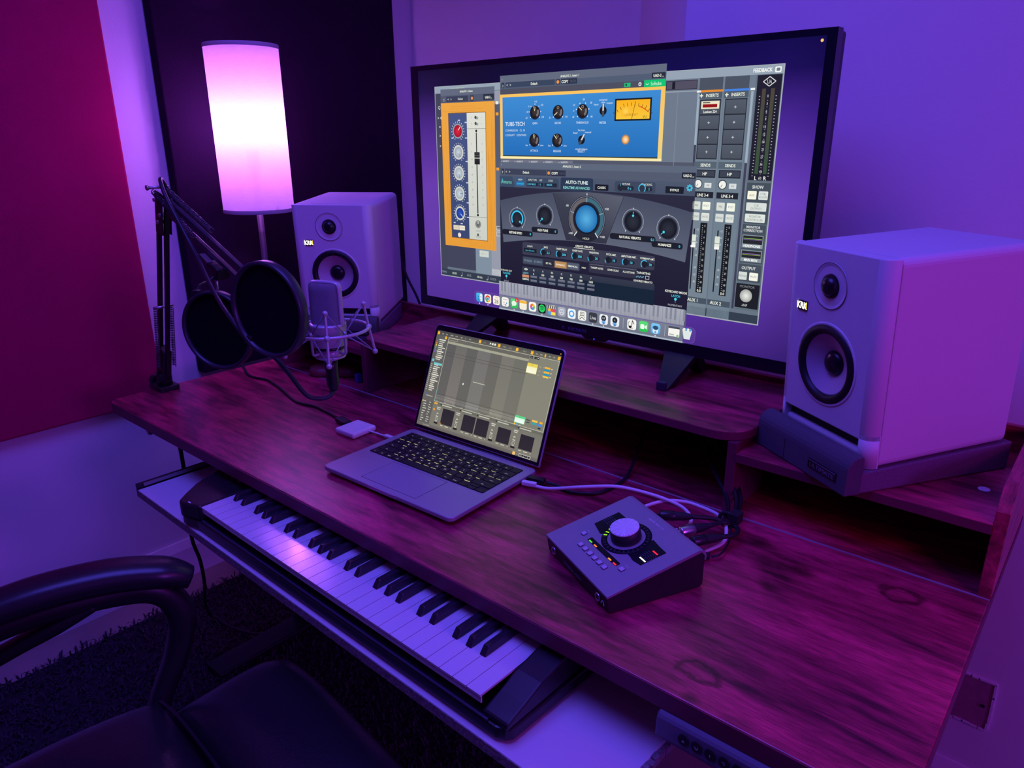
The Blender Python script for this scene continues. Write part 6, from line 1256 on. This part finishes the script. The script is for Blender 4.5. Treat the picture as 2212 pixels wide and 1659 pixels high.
def cushion(name, x0, x1, y0, y1, z0, z1, puff, m, parent, nx=16, ny=16, dent=None):
    mb = MB(); vs, fs = [], []
    for j in range(ny + 1):
        for i in range(nx + 1):
            a, b = -1 + 2 * i / nx, -1 + 2 * j / ny; ra = math.copysign(abs(a) ** .75, a); rb = math.copysign(abs(b) ** .75, b)
            k = max(0, (1 - abs(a) ** 4)) ** .5 * max(0, (1 - abs(b) ** 4)) ** .5
            zt = z0 + (z1 - z0) * (.35 + .65 * k) + puff * k * (1 - .5 * (a * a + b * b)) + (dent(a, b) if dent else 0) * k
            vs.append(((x0 + x1) / 2 + ra * (x1 - x0) / 2, (y0 + y1) / 2 + rb * (y1 - y0) / 2, zt))
    N = (nx + 1) * (ny + 1)
    vs += [(v[0], v[1], z0) for v in vs[:N]]
    for j in range(ny):
        for i in range(nx):
            q = j * (nx + 1) + i; fs.append((q, q + 1, q + nx + 2, q + nx + 1)); fs.append((q + N, q + nx + 1 + N, q + nx + 2 + N, q + 1 + N))
    edge = [(i) for i in range(nx + 1)] + [(j + 1) * (nx + 1) + nx for j in range(ny)] + [ny * (nx + 1) + i for i in range(nx - 1, -1, -1)] + [j * (nx + 1) for j in range(ny - 1, 0, -1)]
    for a, b in zip(edge, edge[1:] + edge[:1]): fs.append((a, a + N, b + N, b))
    mb.add(vs, fs, True); return part(name, mb, m, parent)
dent = lambda a, b: .006 * math.sin(5 * a + 3 * b) * math.exp(-3 * (a + .5) ** 2) - .010 * math.exp(-9 * (b - .5 * a - .1) ** 2)
dent2 = lambda a, b: .005 * math.sin(4 * a - 5 * b) * math.exp(-2 * (a + .7) ** 2)
cushion('seat_cushion', -0.232, 0.285, -0.235, 0.208, 0.395, 0.455, .022, LEATHER, chair, 24, 24, dent)
cushion('front_cushion', -0.190, 0.270, 0.204, 0.408, 0.385, 0.445, .026, LEATHER, chair, 24, 18, dent2)
part('seat_piping', MB().tube([(-0.215, 0.200, 0.432), (-0.12, 0.204, 0.448), (0.05, 0.206, 0.452), (0.2, 0.205, 0.446), (0.275, 0.2, 0.43)], .0030, 8), LEATHER, chair)
part('seat_shell', MB().prism(rrect(-0.23, 0.28, -0.22, 0.30, .05, 5), 0.345, 0.384), BLACK_PLASTIC, chair, bevel=.006)
part('gas_column', MB().cyl((0.02, 0.03, 0.09), 0.028, 0.26, 20), BLACK_METAL, chair)
for k in range(5):
    a = 2 * PI * k / 5 + .3; c, s = math.cos(a), math.sin(a)
    st = part('base_spoke', bar(MB(), (0.02 + .02 * c, .03 + .02 * s, .10), (0.02 + .27 * c, .03 + .27 * s, .068), .045, .026), BLACK_PLASTIC, chair, bevel=.006)
    part('caster', MB().cyl((0.02 + .27 * c - .012 * s, .03 + .27 * s + .012 * c, .045), .026, .024, 20, axis_m((s, -c, 0))), BLACK_PLASTIC, st)
bk_ = MB(); secs = []
for k in range(9):
    t = k / 8; z = .42 + .62 * t; y = -.235 - .09 * t; w = .235 * (1 - .25 * abs(t - .45) ** 1.5); secs.append([(0.02 + w * math.copysign(abs(math.cos(a)) ** .6, math.cos(a)), y + .04 * math.copysign(abs(math.sin(a)) ** .8, math.sin(a)), z) for a in [2 * PI * j / 20 for j in range(20)]])
part('backrest', loft(secs), LEATHER, chair)
